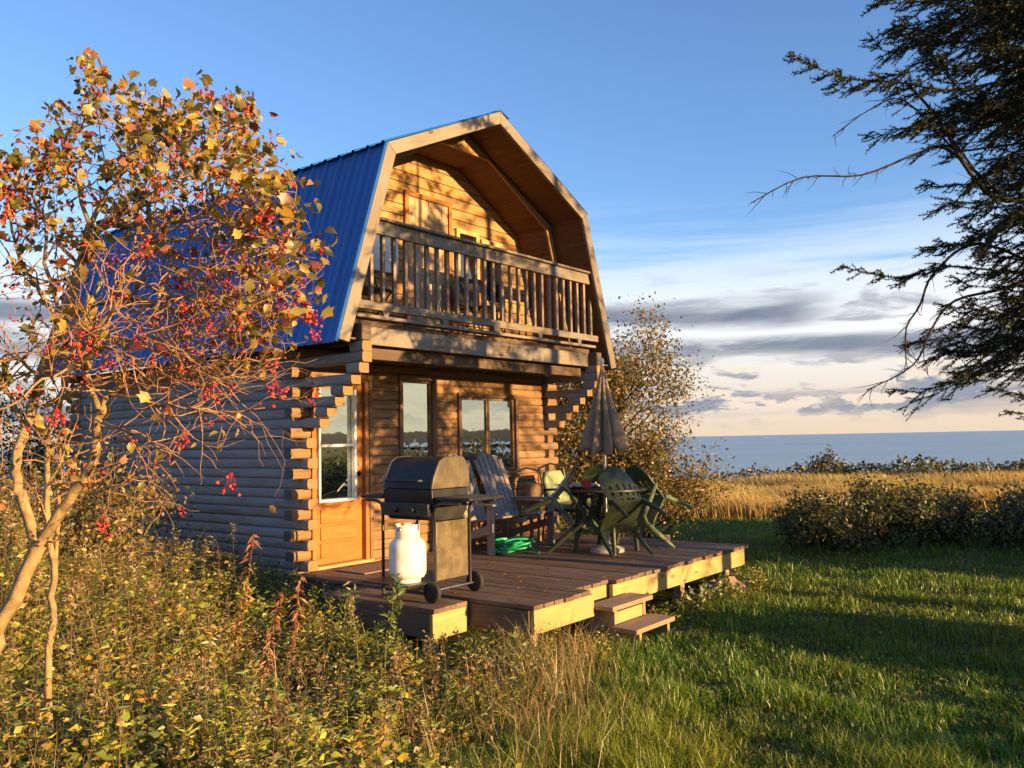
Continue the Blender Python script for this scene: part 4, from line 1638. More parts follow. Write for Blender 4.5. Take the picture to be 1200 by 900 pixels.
GREENS = [(.075, .135, .016), (.12, .165, .020), (.17, .18, .025), (.05, .09, .014)]
GOLD = [(.36, .32, .030), (.28, .30, .027), (.18, .23, .023), (.40, .28, .045)]
# goldenrod: narrow leaves up the stem, tan plume on top
x, y, a, d = spots(2600, seed=81)
tip, hh = plants(x, y, a, d, 1.0, 38, (.06, .11), .17, GREENS + GOLD[:3], None, .1, .10, .13)
pl = rng.random(len(tip)) < .32
tp, hp = tip[pl], hh[pl]
m_ = 26
i = np.repeat(np.arange(len(tp)), m_)
P = tp[i] + rdir(len(i)) * [.035, .035, .01] * rng.uniform(.2, 1, (len(i), 1)) + np.stack([np.zeros(len(i))] * 2 + [rng.uniform(-.14, .02, len(i))], 1)
wb.leaves(P, rdir(len(i)) + [0, 0, .5], rdir(len(i)), rng.uniform(.015, .032, len(i)), rng.uniform(.008, .014, len(i)), pick([(.30, .21, .11), (.24, .16, .08), (.38, .28, .14), (.20, .12, .06)], len(i)), 'diamond')
# bramble and broad leaved seedlings
x, y, a, d = spots(4600, seed=83)
plants(x, y, a, d, .82, 26, (.030, .095), .66, GOLD + GREENS[:3], None, 1.0, .15, .35, up=.15, droop=.1)
# broad leaves low down, close the ground
x, y, a, d = spots(2200)
plants(x, y, a, d, .38, 16, (.05, .095), .6, GREENS, None, 1.3, .1, .6, up=.1, stemc=(.12, .10, .04))
# yellowing saplings, denser towards the lower left corner
x, y, a, d = spots(2200, 2.0, 5.6, seed=85)
plants(x, y, a, d, .80, 34, (.045, .085), .62, GOLD, None, 1.6, .2, .3, up=.2)
# fine feathery stems
x, y, a, d = spots(1700, seed=87)
plants(x, y, a, d, .88, 44, (.025, .05), .16, [(.10, .13, .03), (.17, .16, .05), (.22, .15, .07), (.30, .20, .09)], None, .6, .25, .2, shape='diamond')
# rusty dry herbs
x, y, a, d = spots(900, seed=89, thr=.55)
plants(x, y, a, d, 1.0, 34, (.03, .07), .3, [(.27, .11, .035), (.32, .15, .05), (.20, .085, .035), (.36, .22, .09)], None, .8, .3, .12, stemc=(.20, .09, .04))
# big soft leaves here and there
x, y, a, d = spots(420, seed=91, thr=.5)
plants(x, y, a, d, .62, 12, (.085, .14), .62, GREENS + GOLD[1:3], None, .8, .2, .35, up=.1)
# thin bare stems with seed heads above the rest
x, y, a, d = spots(480)
tip, hh = plants(x, y, a, d, 1.28, 7, (.03, .06), .2, [(.22, .15, .07), (.16, .12, .05)], None, .5, .4, .14, stemc=(.26, .17, .08), r0=.0028)
m_ = 22
i = np.repeat(np.arange(len(tip)), m_)
P = tip[i] + rdir(len(i)) * [.028, .028, .0] * rng.uniform(.1, 1, (len(i), 1)) - np.stack([np.zeros(len(i))] * 2 + [rng.uniform(0, .16, len(i))], 1)
wb.leaves(P, rdir(len(i)) + [0, 0, .5], rdir(len(i)), rng.uniform(.014, .034, len(i)), rng.uniform(.006, .014, len(i)), pick([(.34, .23, .11), (.26, .17, .08), (.42, .31, .15), (.26, .12, .06)], len(i)), 'diamond')
# dry grass mixed through, thick along the lawn edge
x, y, a, d = spots(3800)
n = len(x)
H = np.minimum(weed_height(a, d) * rng.uniform(.5, 1.2, n), 1.0)
ang = rng.uniform(0, 6.28, n)
wb.blades(np.stack([x, y, ground_z(x, y)], 1), H, rng.uniform(.003, .007, n), np.stack([np.cos(ang), np.sin(ang)], 1) * (H * rng.uniform(.1, .6, n))[:, None],
          pick([(.30, .22, .09), (.20, .17, .06), (.10, .12, .03), (.36, .27, .13)], n))
# straw fringe where growth meets lawn, before the deck corner
n = 1500
d = rng.uniform(4.4, 7.0, n)
a = .02 + .10 * (d - 4.6) + rng.normal(0, .22, n)
x, y = AD_np(a, d)
k = ~in_house(x, y, .02) & (vnoise(x * 2.4, y * 2.4, 61) > .38)
x, y = x[k], y[k]
n = len(x)
H = rng.uniform(.18, .48, n)
ang = rng.uniform(0, 6.28, n)
wb.blades(np.stack([x, y, ground_z(x, y)], 1), H, rng.uniform(.003, .006, n), np.stack([np.cos(ang), np.sin(ang)], 1) * (H * rng.uniform(.15, .7, n))[:, None],
          pick([(.34, .25, .10), (.26, .19, .075), (.16, .15, .045), (.40, .29, .14)], n))
# leafy edge under the deck front and the right end of it
for (x0_, x1_, y0_, y1_, cnt) in ((-.3, .7, -3.5, -3.1, 60), (1.5, 4.2, -3.4, -2.95, 110), (4.2, 4.6, -3.1, -1.5, 40)):
    x = rng.uniform(x0_, x1_, cnt)
    y = rng.uniform(y0_, y1_, cnt)
    plants(x, y, np.full(cnt, 0.0), np.full(cnt, 5.0), .55, 18, (.03, .06), .5, GREENS + GOLD[:1], None, 1.0, .1, .35)
# growth crowding the landing and the left edge of the deck
for (x0_, x1_, y0_, y1_, cnt, hf_) in ((-1.5, -.70, -2.6, -.9, 150, 1.05), (-.75, -.25, -3.4, -2.5, 70, .85), (-.9, -.1, -.95, -.2, 50, 1.0)):
    x = rng.uniform(x0_, x1_, cnt)
    y = rng.uniform(y0_, y1_, cnt)
    k = ~in_house(x, y, .0)
    x, y = x[k], y[k]
    plants(x, y, np.full(len(x), -.9), np.full(len(x), 5.0), hf_, 26, (.03, .075), .45, GREENS + GOLD[1:3], None, 1.0, .1, .22)
wb.build('undergrowth', M_LEAF, None, 'stuff')


# ---- single tall plants that stand clear of the undergrowth
def stalk(name, label, cat, a, d, h, kind, grp='tall weeds standing out of the undergrowth'):
    b = Buf()
    x, y = AD_np(a, d)
    z = float(ground_z(np.array(x), np.array(y)))
    lean = rng.normal(0, .10, 2) * h
    A = np.array([[x, y, z - .02]])
    T_ = A + [[lean[0], lean[1], h]]
    sb = Buf()
    if kind == 'red':
        sb.stems(A, T_, .005, .002, jit((.26, .10, .04), 1), rng.normal(0, .03, (1, 3)), 8)
        n = 70
        t = rng.uniform(.35, 1, n)
        cols, L, Wr = [(.34, .13, .05), (.42, .19, .08), (.26, .10, .045), (.45, .25, .12)], (.04, .10), .20
        P = A + (T_ - A) * t[:, None]
        D = rdir(n) * [1, 1, .4] + [0, 0, -.55]
    elif kind == 'leafy':
        sb.stems(A, T_, .006, .003, jit((.14, .13, .04), 1), rng.normal(0, .02, (1, 3)), 8)
        n = 170
        t = rng.uniform(.2, 1.0, n)
        cols, L, Wr = [(.13, .20, .035), (.09, .15, .03), (.19, .22, .05)], (.045, .085), .30
        P = A + (T_ - A) * t[:, None] + rdir(n) * .06
        D = rdir(n) * [1, 1, .3] + [0, 0, .5]
    else:
        sb.stems(A, T_, .0035, .0018, jit((.34, .24, .12), 1), rng.normal(0, .02, (1, 3)), 8)
        n = 90
        t = 1 - rng.random(n) ** 2 * .28
        cols, L, Wr = [(.36, .25, .12), (.28, .18, .09), (.44, .32, .17)], (.015, .035), .35
        P = A + (T_ - A) * t[:, None] + rdir(n) * .025
        D = rdir(n) + [0, 0, .6]
    b.leaves(P, D, rdir(n) + [0, 0, 1], rng.uniform(*L, n), rng.uniform(*L, n) * Wr, pick(cols, n), 'leaf')
    root = thing(name, label, cat, (x, y, z), grp)
    sb.build('stem', M_LEAF, root)
    b.build('leaves', M_LEAF, root)
    return root


stalk('fireweed', 'tallest rust-red dead stalk, its curled top reaching up against the grey log wall', 'weed', -2.02, 6.0, 1.20, 'red')
stalk('fireweed', 'rust-brown dead stalk with hanging curled leaves, right below the tallest one', 'weed', -1.65, 5.3, .93, 'red')
stalk('fireweed', 'reddish dead stalk before the lowest cabin logs, right of the tallest one', 'weed', -1.63, 6.3, .86, 'red')
stalk('goldenrod', 'bright green leafy shoot standing just before the propane tank', 'weed', -.98, 6.3, .74, 'leafy')
stalk('goldenrod', 'green leafy shoot below the cabin corner, left of the grill', 'weed', -1.28, 6.5, .68, 'leafy')
stalk('seed_stalk', 'thin tan seed stalk beside the bright green shoot before the grill', 'weed', -1.12, 6.2, .66, 'dry')
stalk('seed_stalk', 'tan seed stalk standing among yellow leaves at the lower middle', 'weed', -.62, 4.9, .60, 'dry')
stalk('seed_stalk', 'dry leaning seed stalk where rough growth meets the mown grass', 'weed', -.15, 5.0, .55, 'dry')
stalk('seed_stalk', 'pale dead stalk close to the pale forked trunk at the left', 'weed', -2.35, 4.6, 1.05, 'dry')


# ---- shrubs and trees made of branches and leaves
def grow(sb, p0, d0, L, r, depth, ends, curl=.25, child=(2, 4), up=.1, shrink=.62):
    """one bent branch; children leave along it; tips are kept in ends"""
    seg = 4
    p = p0.copy()
    d = d0 / np.linalg.norm(d0)
    pts = [p.copy()]
    for s in range(seg):
        d = d + rng.normal(0, curl, 3) + [0, 0, up]
        d /= np.linalg.norm(d)
        p = p + d * L / seg
        pts.append(p.copy())
    pts = np.array(pts)
    for s in range(seg):
        f0, f1 = 1 - s / seg * .6, 1 - (s + 1) / seg * .6
        sb.append((pts[s], pts[s + 1], r * f0, r * f1))
    if depth == 0:
        ends.append((pts[-1], d))
        ends.append((pts[2], d))
        return
    for c_ in range(rng.integers(*child)):
        t = rng.uniform(.35, 1.0)
        q = pts[0] + 0
        idx = min(int(t * seg), seg - 1)
        q = pts[idx] + (pts[idx + 1] - pts[idx]) * (t * seg - idx)
        nd = d + unit(rng.normal(size=(1, 3)))[0] * .95
        grow(sb, q, nd, L * shrink * rng.uniform(.7, 1.2), r * .55, depth - 1, ends, curl, child, up, shrink)
    grow(sb, pts[-1], d, L * shrink, r * .42, depth - 1, ends, curl, child, up, shrink)


def seg_mesh(segs, name, mat, parent, col=(.1, .1, .1)):
    b = Buf()
    A = np.array([s[0] for s in segs])
    B = np.array([s[1] for s in segs])
    r0 = np.array([s[2] for s in segs])[:, None]
    r1 = np.array([s[3] for s in segs])[:, None]
    n = len(A)
    ang = np.arange(5) * 2 * np.pi / 5
    d = unit(B - A)
    s_ = unit(np.cross(d, np.where(np.abs(d[:, 2:3]) > .9, np.array([[1., 0, 0]]), np.array([[0, 0, 1.]]))))
    b_ = np.cross(d, s_)
    ring = s_[:, None] * np.cos(ang)[None, :, None] + b_[:, None] * np.sin(ang)[None, :, None]
    V = np.concatenate([A[:, None] + ring * r0[:, None], B[:, None] + d[:, None] * r1[:, None] * .3 + ring * r1[:, None]], 1)
    T_ = []
    for k in range(5):
        k2 = (k + 1) % 5
        T_ += [(k, k2, 5 + k2), (k, 5 + k2, 5 + k)]
    b.put(V, T_, np.tile(col, (n, 1)))
    me = arr_mesh(name, np.concatenate(b.V), np.concatenate(b.T))
    finish(me, mat, True, 80)
    return link(name, me, parent)


def bushy(name, label, cat, x, y, h, spread, nstem, leafn, leafL, cols, w=None, depth=3, grp=None, jitter=.10, bark=None, up=.12, base_spread=.3, trunk_h=0.0, Wr=.6, shape='diamond'):
    z = float(ground_z(np.array(x), np.array(y)))
    root = thing(name, label, cat, (x, y, z), grp)
    segs, ends = [], []
    for s in range(nstem):
        an = rng.uniform(0, 6.28)
        o = np.array([math.cos(an), math.sin(an), 0]) * base_spread * math.sqrt(rng.random())
        dd = np.array([math.cos(an) * spread, math.sin(an) * spread, 1.0]) + rng.normal(0, .15, 3)
        p0 = np.array([x, y, z - .05]) + o
        if trunk_h:
            p1 = p0 + np.array([rng.normal(0, .1), rng.normal(0, .1), trunk_h])
            segs.append((p0, p1, .05 * h / 4, .035 * h / 4))
            p0 = p1
        grow(segs, p0, dd, (h - trunk_h) * .42 * rng.uniform(.8, 1.1), .010 * h, depth, ends, .22, (2, 4), up)
    seg_mesh(segs, 'branches', bark or M_BARK, root)
    E = np.array([e[0] for e in ends])
    # trim to the intended height
    top = np.percentile(E[:, 2], 98) - z
    i = rng.integers(0, len(E), leafn)
    P = E[i] + rng.normal(0, jitter, (leafn, 3))
    P[:, 2] = np.maximum(P[:, 2], z + .04)
    D = rdir(leafn) + [0, 0, -.1]
    LL = rng.uniform(leafL * .6, leafL * 1.3, leafn)
    b = Buf()
    b.leaves(P, D, rdir(leafn) + [0, 0, .8], LL, LL * Wr, pick(cols, leafn, w), shape)
    b.build('leaves', M_LEAF, root)
    return root, E


# tree and thicket behind the right corner of the cabin
AUT = [(.26, .165, .05), (.20, .165, .05), (.13, .14, .04), (.34, .19, .07), (.09, .11, .03)]
bx, by = AD_np(1.70, 15.0)
bushy('autumn_tree', 'loose autumn tree rising behind the right corner of the cabin', 'tree', bx, by, 4.1, .24, 7, 26000, .062, AUT, None, 4, jitter=.19, bark=M_SBARK, trunk_h=.7, base_spread=.15)
bx, by = AD_np(1.80, 14.3)
bushy('leafy_bush', 'dense golden brown bush at the foot of the tree behind the cabin, beside the umbrella', 'bush', bx, by, 2.3, .42, 18, 18000, .055, AUT, None, 3, jitter=.12, bark=M_SBARK, base_spread=.5)
bx, by = AD_np(.85, 14.4)
bushy('leafy_bush', 'olive bush seen through the stepped log ends at the right cabin corner', 'bush', bx, by, 2.6, .5, 12, 9000, .055, AUT, None, 3, jitter=.12, bark=M_SBARK, base_spread=.5)

# dark bushes across the right of the lawn
DKG = [(.06, .085, .022), (.085, .10, .03), (.12, .12, .04), (.17, .14, .05), (.045, .06, .02)]
for (a_, d_, h_, sp, lab) in ((4.35, 12.9, 1.0, .75, 'low dark bush at the left end of the bushes across the lawn'),
                              (5.5, 12.8, 1.12, .7, 'tallest dark leafy bush in the middle of the row across the lawn'),
                              (6.55, 12.9, .98, .75, 'dark leafy bush right of the tallest bush across the lawn'),
                              (7.7, 12.6, 1.05, .75, 'dark leafy bush at the right edge of the lawn, beneath the spruce branches')):
    bx, by = AD_np(a_ + .45, d_ + .3)
    bushy('dark_bush', lab, 'bush', bx, by, h_ * rng.uniform(.98, 1.15), sp, 16, 6500, .066, DKG, None, 2, 'dark bushes across the lawn', .11, M_SBARK, base_spread=.55)

# low shrubs along the edge of the bluff
rs = np.random.default_rng(12)
shr = []
nS = 22
SH = [(.06, .075, .025), (.09, .09, .03), (.13, .10, .035)]
pr_ = []
for v_ in range(4):
    n = 420
    b = Buf()
    P = rdir(n) * rng.uniform(.3, 1, (n, 1)) ** .5 * [1.3, 1.3, .62] + [0, 0, .42]
    P[:, 2] = np.maximum(P[:, 2], .02)
    b.leaves(P, rdir(n), rdir(n), rng.uniform(.10, .24, n), rng.uniform(.08, .16, n), pick(SH, n), 'diamond')
    me = arr_mesh('bluff_shrub', np.concatenate(b.V), np.concatenate(b.T), np.concatenate(b.C))
    me.materials.append(M_LEAF)
    pr_.append(me)
for i in range(nS):
    a_ = 9.5 + i * .95 + rs.uniform(-.4, .4)
    d_ = 36.0 + rs.uniform(-1.0, 1.0) - (2.0 if i > 15 else 0)
    bx, by = AD_np(a_, d_)
    s_ = rs.uniform(.7, 1.15) * (1.6 if i > 16 else 1)
    o = bpy.data.objects.new('bluff_shrub', pr_[i % 4])
    COL.objects.link(o)
    o.location = (bx, by, float(ground_z(np.array(bx), np.array(by))) - .05)
    o.rotation_euler = (0, 0, rs.uniform(0, 6.28))
    o.scale = (s_, s_, s_ * rs.uniform(.8, 1.25))
    tag(o, 'low dark shrub in the row along the far edge of the meadow above the sea', 'shrub', 'shrubs along the bluff edge')
bx, by = AD_np(13.3, 35.4)
bushy('young_tree', 'small lone tree standing above the shrub row at the edge of the sea', 'tree', bx, by, 1.9, .3, 2, 500, .16, SH, None, 2, None, .16, M_SBARK)

# growth behind and left of the cabin, seen past the pale trunks
for (a_, d_, h_, lab) in ((-4.75, 8.6, 1.9, 'rusty golden bush at the left edge behind the pale trunks'),
                          (-5.9, 10.6, 2.2, 'tall brushy bush behind the far left corner of the log wall')):
    bx, by = AD_np(a_, d_)
    bushy('leafy_bush', lab, 'bush', bx, by, h_, .45, 10, 5500, .055, AUT, None, 3, None, .14, M_BARK, base_spread=.5)
bx, by = AD_np(-8.6, 15.0)
bushy('dark_tree', 'dark green tree at the far left beyond the cabin', 'tree', bx, by, 3.2, .4, 7, 9000, .07, DKG, None, 3, None, .16, M_SBARK, base_spread=.4)

# leaves blown onto the grass and the deck
n = 420
x, y, a, d = lawn(n, 4.4, 12.5, 1.3)
k = ~in_house(x, y, .0)
x, y = x[k], y[k]
P = np.stack([x, y, ground_z(x, y) + rng.uniform(.02, .06, len(x))], 1)
x2, y2 = rng.uniform(-.1, 4.1, 70), -2.9 + rng.random(70) ** 1.5 * 2.7
P = np.concatenate([P, np.stack([x2, y2, np.full(70, DECKZ + .009)], 1)])
n = len(P)
fb2 = Buf()
fb2.leaves(P, rdir(n) * [1, 1, .2], np.array([0, 0, 1.]) + rdir(n) * .35, rng.uniform(.03, .06, n), rng.uniform(.02, .04, n), pick([(.30, .15, .05), (.36, .22, .07), (.22, .10, .04), (.40, .29, .08)], n), 'curl')
fb2.build('fallen_leaves', M_LEAF, None, 'stuff')

# stones, flowers and a few blades by the deck
x, y = AD_np(2.38, 9.75)
v_, f_ = [], []
rk = MB()
N1, N2 = 9, 14
for i in range(N1 + 1):
    th = math.pi * i / N1
    for j in range(N2):
        p_ = 2 * math.pi * j / N2
        n_ = .78 + .5 * float(vnoise(np.array(3 * math.sin(th) * math.cos(p_) + 7), np.array(3 * math.sin(th) * math.sin(p_) + 2 * math.cos(th) + 7), 71))
        v_.append((x + .26 * n_ * math.sin(th) * math.cos(p_), y + .20 * n_ * math.sin(th) * math.sin(p_), .04 + .13 * n_ * math.cos(th)))
for i in range(N1):
    for j in range(N2):
        j2 = (j + 1) % N2
        f_.append((i * N2 + j, (i + 1) * N2 + j, (i + 1) * N2 + j2, i * N2 + j2))
tag(rk.add(v_, f_).build('field_stone', M_STONE, angle=50), 'reddish brown stone in the grass below the right end of the deck', 'stone')

fl = Buf()
fx, fy = 2.6, -3.25
root = thing('flower_clump', 'clump of low white-flowered plants in the shade under the deck edge', 'plant', (fx, fy, 0))
n = 160
P = np.stack([fx + rng.normal(0, .32, n), fy + rng.normal(0, .09, n), rng.uniform(.02, .2, n)], 1)
fl.leaves(P, rdir(n) + [0, 0, .5], rdir(n) + [0, 0, 1], rng.uniform(.05, .10, n), rng.uniform(.03, .05, n), pick(GREENS, n))
fl.build('leaves', M_LEAF, root)
fl = Buf()
n = 60
P = np.stack([fx + rng.normal(0, .30, n), fy + rng.normal(0, .08, n), rng.uniform(.12, .24, n)], 1)
fl.leaves(P, rdir(n), rdir(n) + [0, 0, 1], rng.uniform(.02, .04, n), rng.uniform(.02, .03, n), jit((.62, .60, .56), n, .1, .03), 'diamond')
fl.build('petals', M_LEAF, root)


# ---- highbush cranberry: the pale forked shrub filling the left of the photograph
M_TWIG = plain('red_twig', (.36, .20, .105), .8, 0, .2, scale=20)
cran = thing('cranberry_shrub', 'tall berry-laden shrub with pale forked trunks and golden leaves at the left', 'shrub', tuple(AD(-2.15, 3.4, 0)))
S0 = 3.4
def trace(pts, w0, w1):
    """limb through (px, py, depth) points, widths in cm"""
    P = np.array([list(Q(*p_)) for p_ in pts])
    # smooth by a Catmull-Rom pass
    res = []
    for i in range(len(P) - 1):
        p0, p1, p2, p3 = P[max(i - 1, 0)], P[i], P[i + 1], P[min(i + 2, len(P) - 1)]
        for t in np.linspace(0, 1, 5)[:-1]:
            res.append(.5 * ((2 * p1) + (-p0 + p2) * t + (2 * p0 - 5 * p1 + 4 * p2 - p3) * t * t + (-p0 + 3 * p1 - 3 * p2 + p3) * t ** 3))
    res.append(P[-1])
    res = np.array(res)
    res[1:-1] += rng.normal(0, .006, res[1:-1].shape)
    r_ = np.linspace(w0 / 310, w1 / 250, len(res))
    return res, r_


limbs = [
    ([(-60, 1010, 3.3), (-20, 800, 3.38), (5, 725, 3.4), (45, 640, 3.4)], 8.6, 7.6),
    ([(45, 640, 3.4), (28, 590, 3.42), (18, 550, 3.45), (28, 505, 3.5), (48, 445, 3.5), (72, 380, 3.55), (92, 315, 3.6), (105, 265, 3.65)], 7.0, 4.4),
    ([(45, 640, 3.4), (80, 585, 3.36), (108, 545, 3.3), (113, 500, 3.28), (120, 480, 3.25)], 7.0, 5.2),
    ([(120, 482, 3.25), (108, 462, 3.2), (100, 430, 3.15), (110, 395, 3.1), (140, 350, 3.0)], 3.6, 1.6),
    ([(120, 482, 3.25), (128, 462, 3.25), (160, 452, 3.2), (205, 440, 3.1), (250, 445, 3.0)], 3.2, 1.2),
    ([(60, 1000, 3.75), (60, 760, 3.8), (62, 680, 3.8), (56, 590, 3.8), (57, 500, 3.85), (78, 430, 3.9), (60, 330, 4.0), (50, 250, 4.1)], 5.5, 2.0),
    ([(63, 690, 3.8), (70, 600, 3.85), (72, 520, 3.9), (78, 440, 3.95), (120, 330, 4.0)], 3.2, 1.4),
    ([(105, 265, 3.65), (128, 225, 3.7), (150, 185, 3.7), (160, 140, 3.72), (150, 105, 3.72)], 3.8, 1.0),
    ([(105, 265, 3.65), (95, 225, 3.7), (75, 180, 3.75), (66, 130, 3.8)], 3.2, 1.0),
    ([(95, 300, 3.6), (120, 266, 3.5), (150, 264, 3.4), (180, 285, 3.3), (215, 318, 3.2), (245, 360, 3.1)], 3.4, 1.2),
    ([(110, 268, 3.6), (160, 240, 3.45), (205, 205, 3.35), (250, 160, 3.3), (285, 150, 3.25)], 3.0, .9),
    ([(150, 264, 3.4), (210, 260, 3.3), (262, 235, 3.2), (305, 200, 3.15), (325, 190, 3.1)], 2.4, .8),
    ([(180, 285, 3.3), (240, 280, 3.2), (300, 265, 3.1), (340, 240, 3.05)], 2.2, .7),
    ([(215, 318, 3.2), (262, 315, 3.1), (310, 310, 3.05), (350, 292, 3.0)], 2.2, .7),
    ([(72, 380, 3.55), (125, 355, 3.4), (170, 352, 3.3), (215, 372, 3.2), (260, 385, 3.1), (318, 400, 3.05)], 2.8, .8),
    ([(60, 410, 3.5), (110, 400, 3.35), (160, 402, 3.2), (215, 420, 3.1), (260, 428, 3.0), (320, 420, 2.95)], 2.6, .8),
    ([(150, 330, 3.3), (195, 345, 3.2), (240, 355, 3.1), (300, 360, 3.05), (345, 370, 3.0)], 2.2, .7),
    ([(128, 462, 3.25), (175, 470, 3.1), (215, 478, 3.0), (262, 485, 2.95), (310, 478, 2.9)], 2.2, .7),
    ([(115, 500, 3.28), (150, 505, 3.2), (185, 520, 3.1), (210, 535, 3.05)], 1.8, .6),
    ([(85, 585, 3.36), (120, 578, 3.3), (150, 566, 3.2), (158, 545, 3.15)], 1.6, .6),
    ([(30, 500, 3.5), (5, 455, 3.4), (-20, 400, 3.3), (-50, 330, 3.3)], 3.0, 1.2),
    ([(48, 445, 3.5), (20, 420, 3.3), (-10, 425, 3.2), (-40, 440, 3.1)], 2.4, 1.0),
    ([(72, 380, 3.55), (40, 330, 3.5), (15, 270, 3.5), (5, 215, 3.5)], 3.0, 1.0),
    ([(92, 315, 3.6), (60, 265, 3.6), (30, 220, 3.6), (15, 190, 3.6)], 2.6, .9),
    ([(140, 200, 3.7), (185, 165, 3.6), (215, 130, 3.5), (232, 112, 3.45)], 2.0, .7),
    ([(160, 240, 3.45), (190, 175, 3.5), (190, 120, 3.5), (185, 105, 3.5)], 2.0, .7),
    ([(75, 180, 3.75), (100, 135, 3.75), (112, 95, 3.75), (108, 78, 3.75)], 1.8, .6),
    ([(200, 320, 3.2), (180, 372, 3.1), (200, 410, 3.05), (240, 440, 3.0), (290, 462, 2.95)], 1.8, .6),
    ([(100, 430, 3.15), (60, 440, 3.05), (20, 470, 3.0), (-20, 490, 3.0)], 1.8, .8),
]
segs = []
trunk_pts = []
for (pts_, w0, w1) in limbs:
    P, r_ = trace(pts_, w0, w1)
    for i in range(len(P) - 1):
        segs.append((P[i], P[i + 1], r_[i], r_[i + 1]))
    if w1 < 3:
        trunk_pts.append((P, r_))
def img(Pw):
    v = Pw - np.array(CAM)[None]
    dp = v @ np.array(CF)
    return 600 + 1000 * (v @ np.array(CR)) / dp, 450 - 1000 * (v @ np.array(CU)) / dp


tw_ends = []
right = np.array(list(CR))
fwd = np.array([math.cos(YAW), math.sin(YAW), 0])
for (P, r_) in trunk_pts:
    nl = len(P)
    for _ in range(int(nl * 1.9)):
        i = rng.integers(int(nl * .25), nl - 1)
        tang = unit((P[i + 1] - P[i])[None])[0]
        dd = tang * .7 + rdir(1)[0] * .8 + right * .25
        ts_, te_ = [], []
        grow(ts_, P[i], dd, rng.uniform(.13, .32), min(.0048, r_[i] * .6), 1 if rng.random() < .65 else 2, te_, .26, (1, 3), .02, .66)
        ex_, ey_ = img(np.array([e_[0] for e_ in te_]))
        lim = np.interp(ex_, [-200, 0, 60, 105, 180, 290, 330, 355, 385], [210, 165, 105, 62, 85, 105, 150, 195, 270])
        if ((ey_ < lim) | (ex_ > 385)).any() or (ey_.max() > 470 and rng.random() < .72):
            continue
        segs.extend(ts_)
        tw_ends.extend(te_)
    tw_ends.append((P[-1], unit((P[-1] - P[-2])[None])[0]))
seg_mesh([s_ for s_ in segs if s_[2] > .0042], 'branches', M_BARK, cran)
seg_mesh([s_ for s_ in segs if s_[2] <= .0042], 'twigs', M_TWIG, cran)
E = np.array([e[0] for e in tw_ends])
ED = np.array([e[1] for e in tw_ends])


ix, iy = img(E)
# leaves stay on the upper twigs and the outermost tips; the lower ones are bare
keepw = np.clip((330 - iy) / 130, .05, 1) * .9 + .30 * ((ix > 270) & (iy < 420)) + .15 * (ix < 110)
cnt = rng.poisson(np.clip(keepw, 0, 1.1) * 2.3)
i = np.repeat(np.arange(len(E)), cnt)
n = len(i)
P = E[i] + rng.normal(0, .018, (n, 3))
D = ED[i] * .5 + rdir(n) * .9 + [0, 0, -.35]
LL = rng.uniform(.020, .050, n)
lb = Buf()
LC = [(.40, .27, .035), (.33, .24, .04), (.20, .17, .03), (.42, .17, .06), (.09, .085, .022), (.20, .05, .03), (.46, .34, .06)]
NN_ = rdir(n) + [0, 0, .2] + SUNV * .4
WW_ = LL * rng.uniform(.5, 1.05, n)
CC_ = pick(LC, n, [.16, .16, .20, .09, .25, .09, .05])
h_ = rng.random(n) < .5
lb.leaves(P[h_], D[h_], NN_[h_], LL[h_], WW_[h_], CC_[h_], 'lobed')
lb.leaves(P[~h_], D[~h_], NN_[~h_], LL[~h_], WW_[~h_], CC_[~h_], 'curl')
lb.build('leaves', M_LEAF, cran)
print('cranberry leaves', n, 'twigs', len(E))

# berry bunches, each a part of its own
bun = []
import bmesh
for v_ in range(6):
    bm = bmesh.new()
    for q in range(rng.integers(7, 13)):
        o_ = rng.normal(0, 1, 3) * [.017, .017, .013] + [0, 0, -.035]
        bmesh.ops.create_icosphere(bm, subdivisions=1, radius=rng.uniform(.0046, .0062), matrix=Matrix.Translation(o_))
        q0 = bm.verts.new((0, 0, 0))
        q1 = bm.verts.new((.0012, 0, 0))
        q2 = bm.verts.new(tuple(o_))
        bm.faces.new((q0, q1, q2))
    me = bpy.data.meshes.new('berry_bunch')
    bm.to_mesh(me)
    bm.free()
    finish(me, M_BERRY, True, 80)
    bun.append(me)
pw = .4 + 1.8 * ((ix < 130) & (iy < 330)) + .25 * (ix > 200)
pick_i = rng.choice(len(E), 100, replace=False, p=pw / pw.sum())
for k_, e_ in enumerate(pick_i):
    o = bpy.data.objects.new('berry_bunch', bun[k_ % 6])
    COL.objects.link(o)
    o.parent = cran
    o.matrix_parent_inverse = Matrix.Translation(cran.location).inverted()
    o.location = Vector(E[e_])
    o.rotation_euler = (rng.uniform(-.4, .4), rng.uniform(-.4, .4), rng.uniform(0, 6.28))
    o.scale = [rng.uniform(1.0, 1.45)] * 3
# smaller bunches as one further part
bb = [b_ for b_ in range(len(E)) if b_ not in set(pick_i.tolist())]
sel = rng.choice(bb, min(170, len(bb)), replace=False)
ico = []
bm = bmesh.new()
bmesh.ops.create_icosphere(bm, subdivisions=1, radius=1)
iv = np.array([v.co[:] for v in bm.verts])
it = np.array([[v.index for v in f.verts] for f in bm.faces])
bm.free()
cen = (E[sel][:, None] + rng.normal(0, .009, (len(sel), 6, 3)) + [0, 0, -.025]).reshape(-1, 3)
rad = rng.uniform(.0042, .006, len(cen))
V = cen[:, None] + iv[None] * rad[:, None, None]
me = arr_mesh('small_berries', V.reshape(-1, 3), (it[None] + (np.arange(len(cen)) * len(iv))[:, None, None]).reshape(-1, 3))
finish(me, M_BERRY, True, 80)
link('small_berries', me, cran)['kind'] = 'stuff'


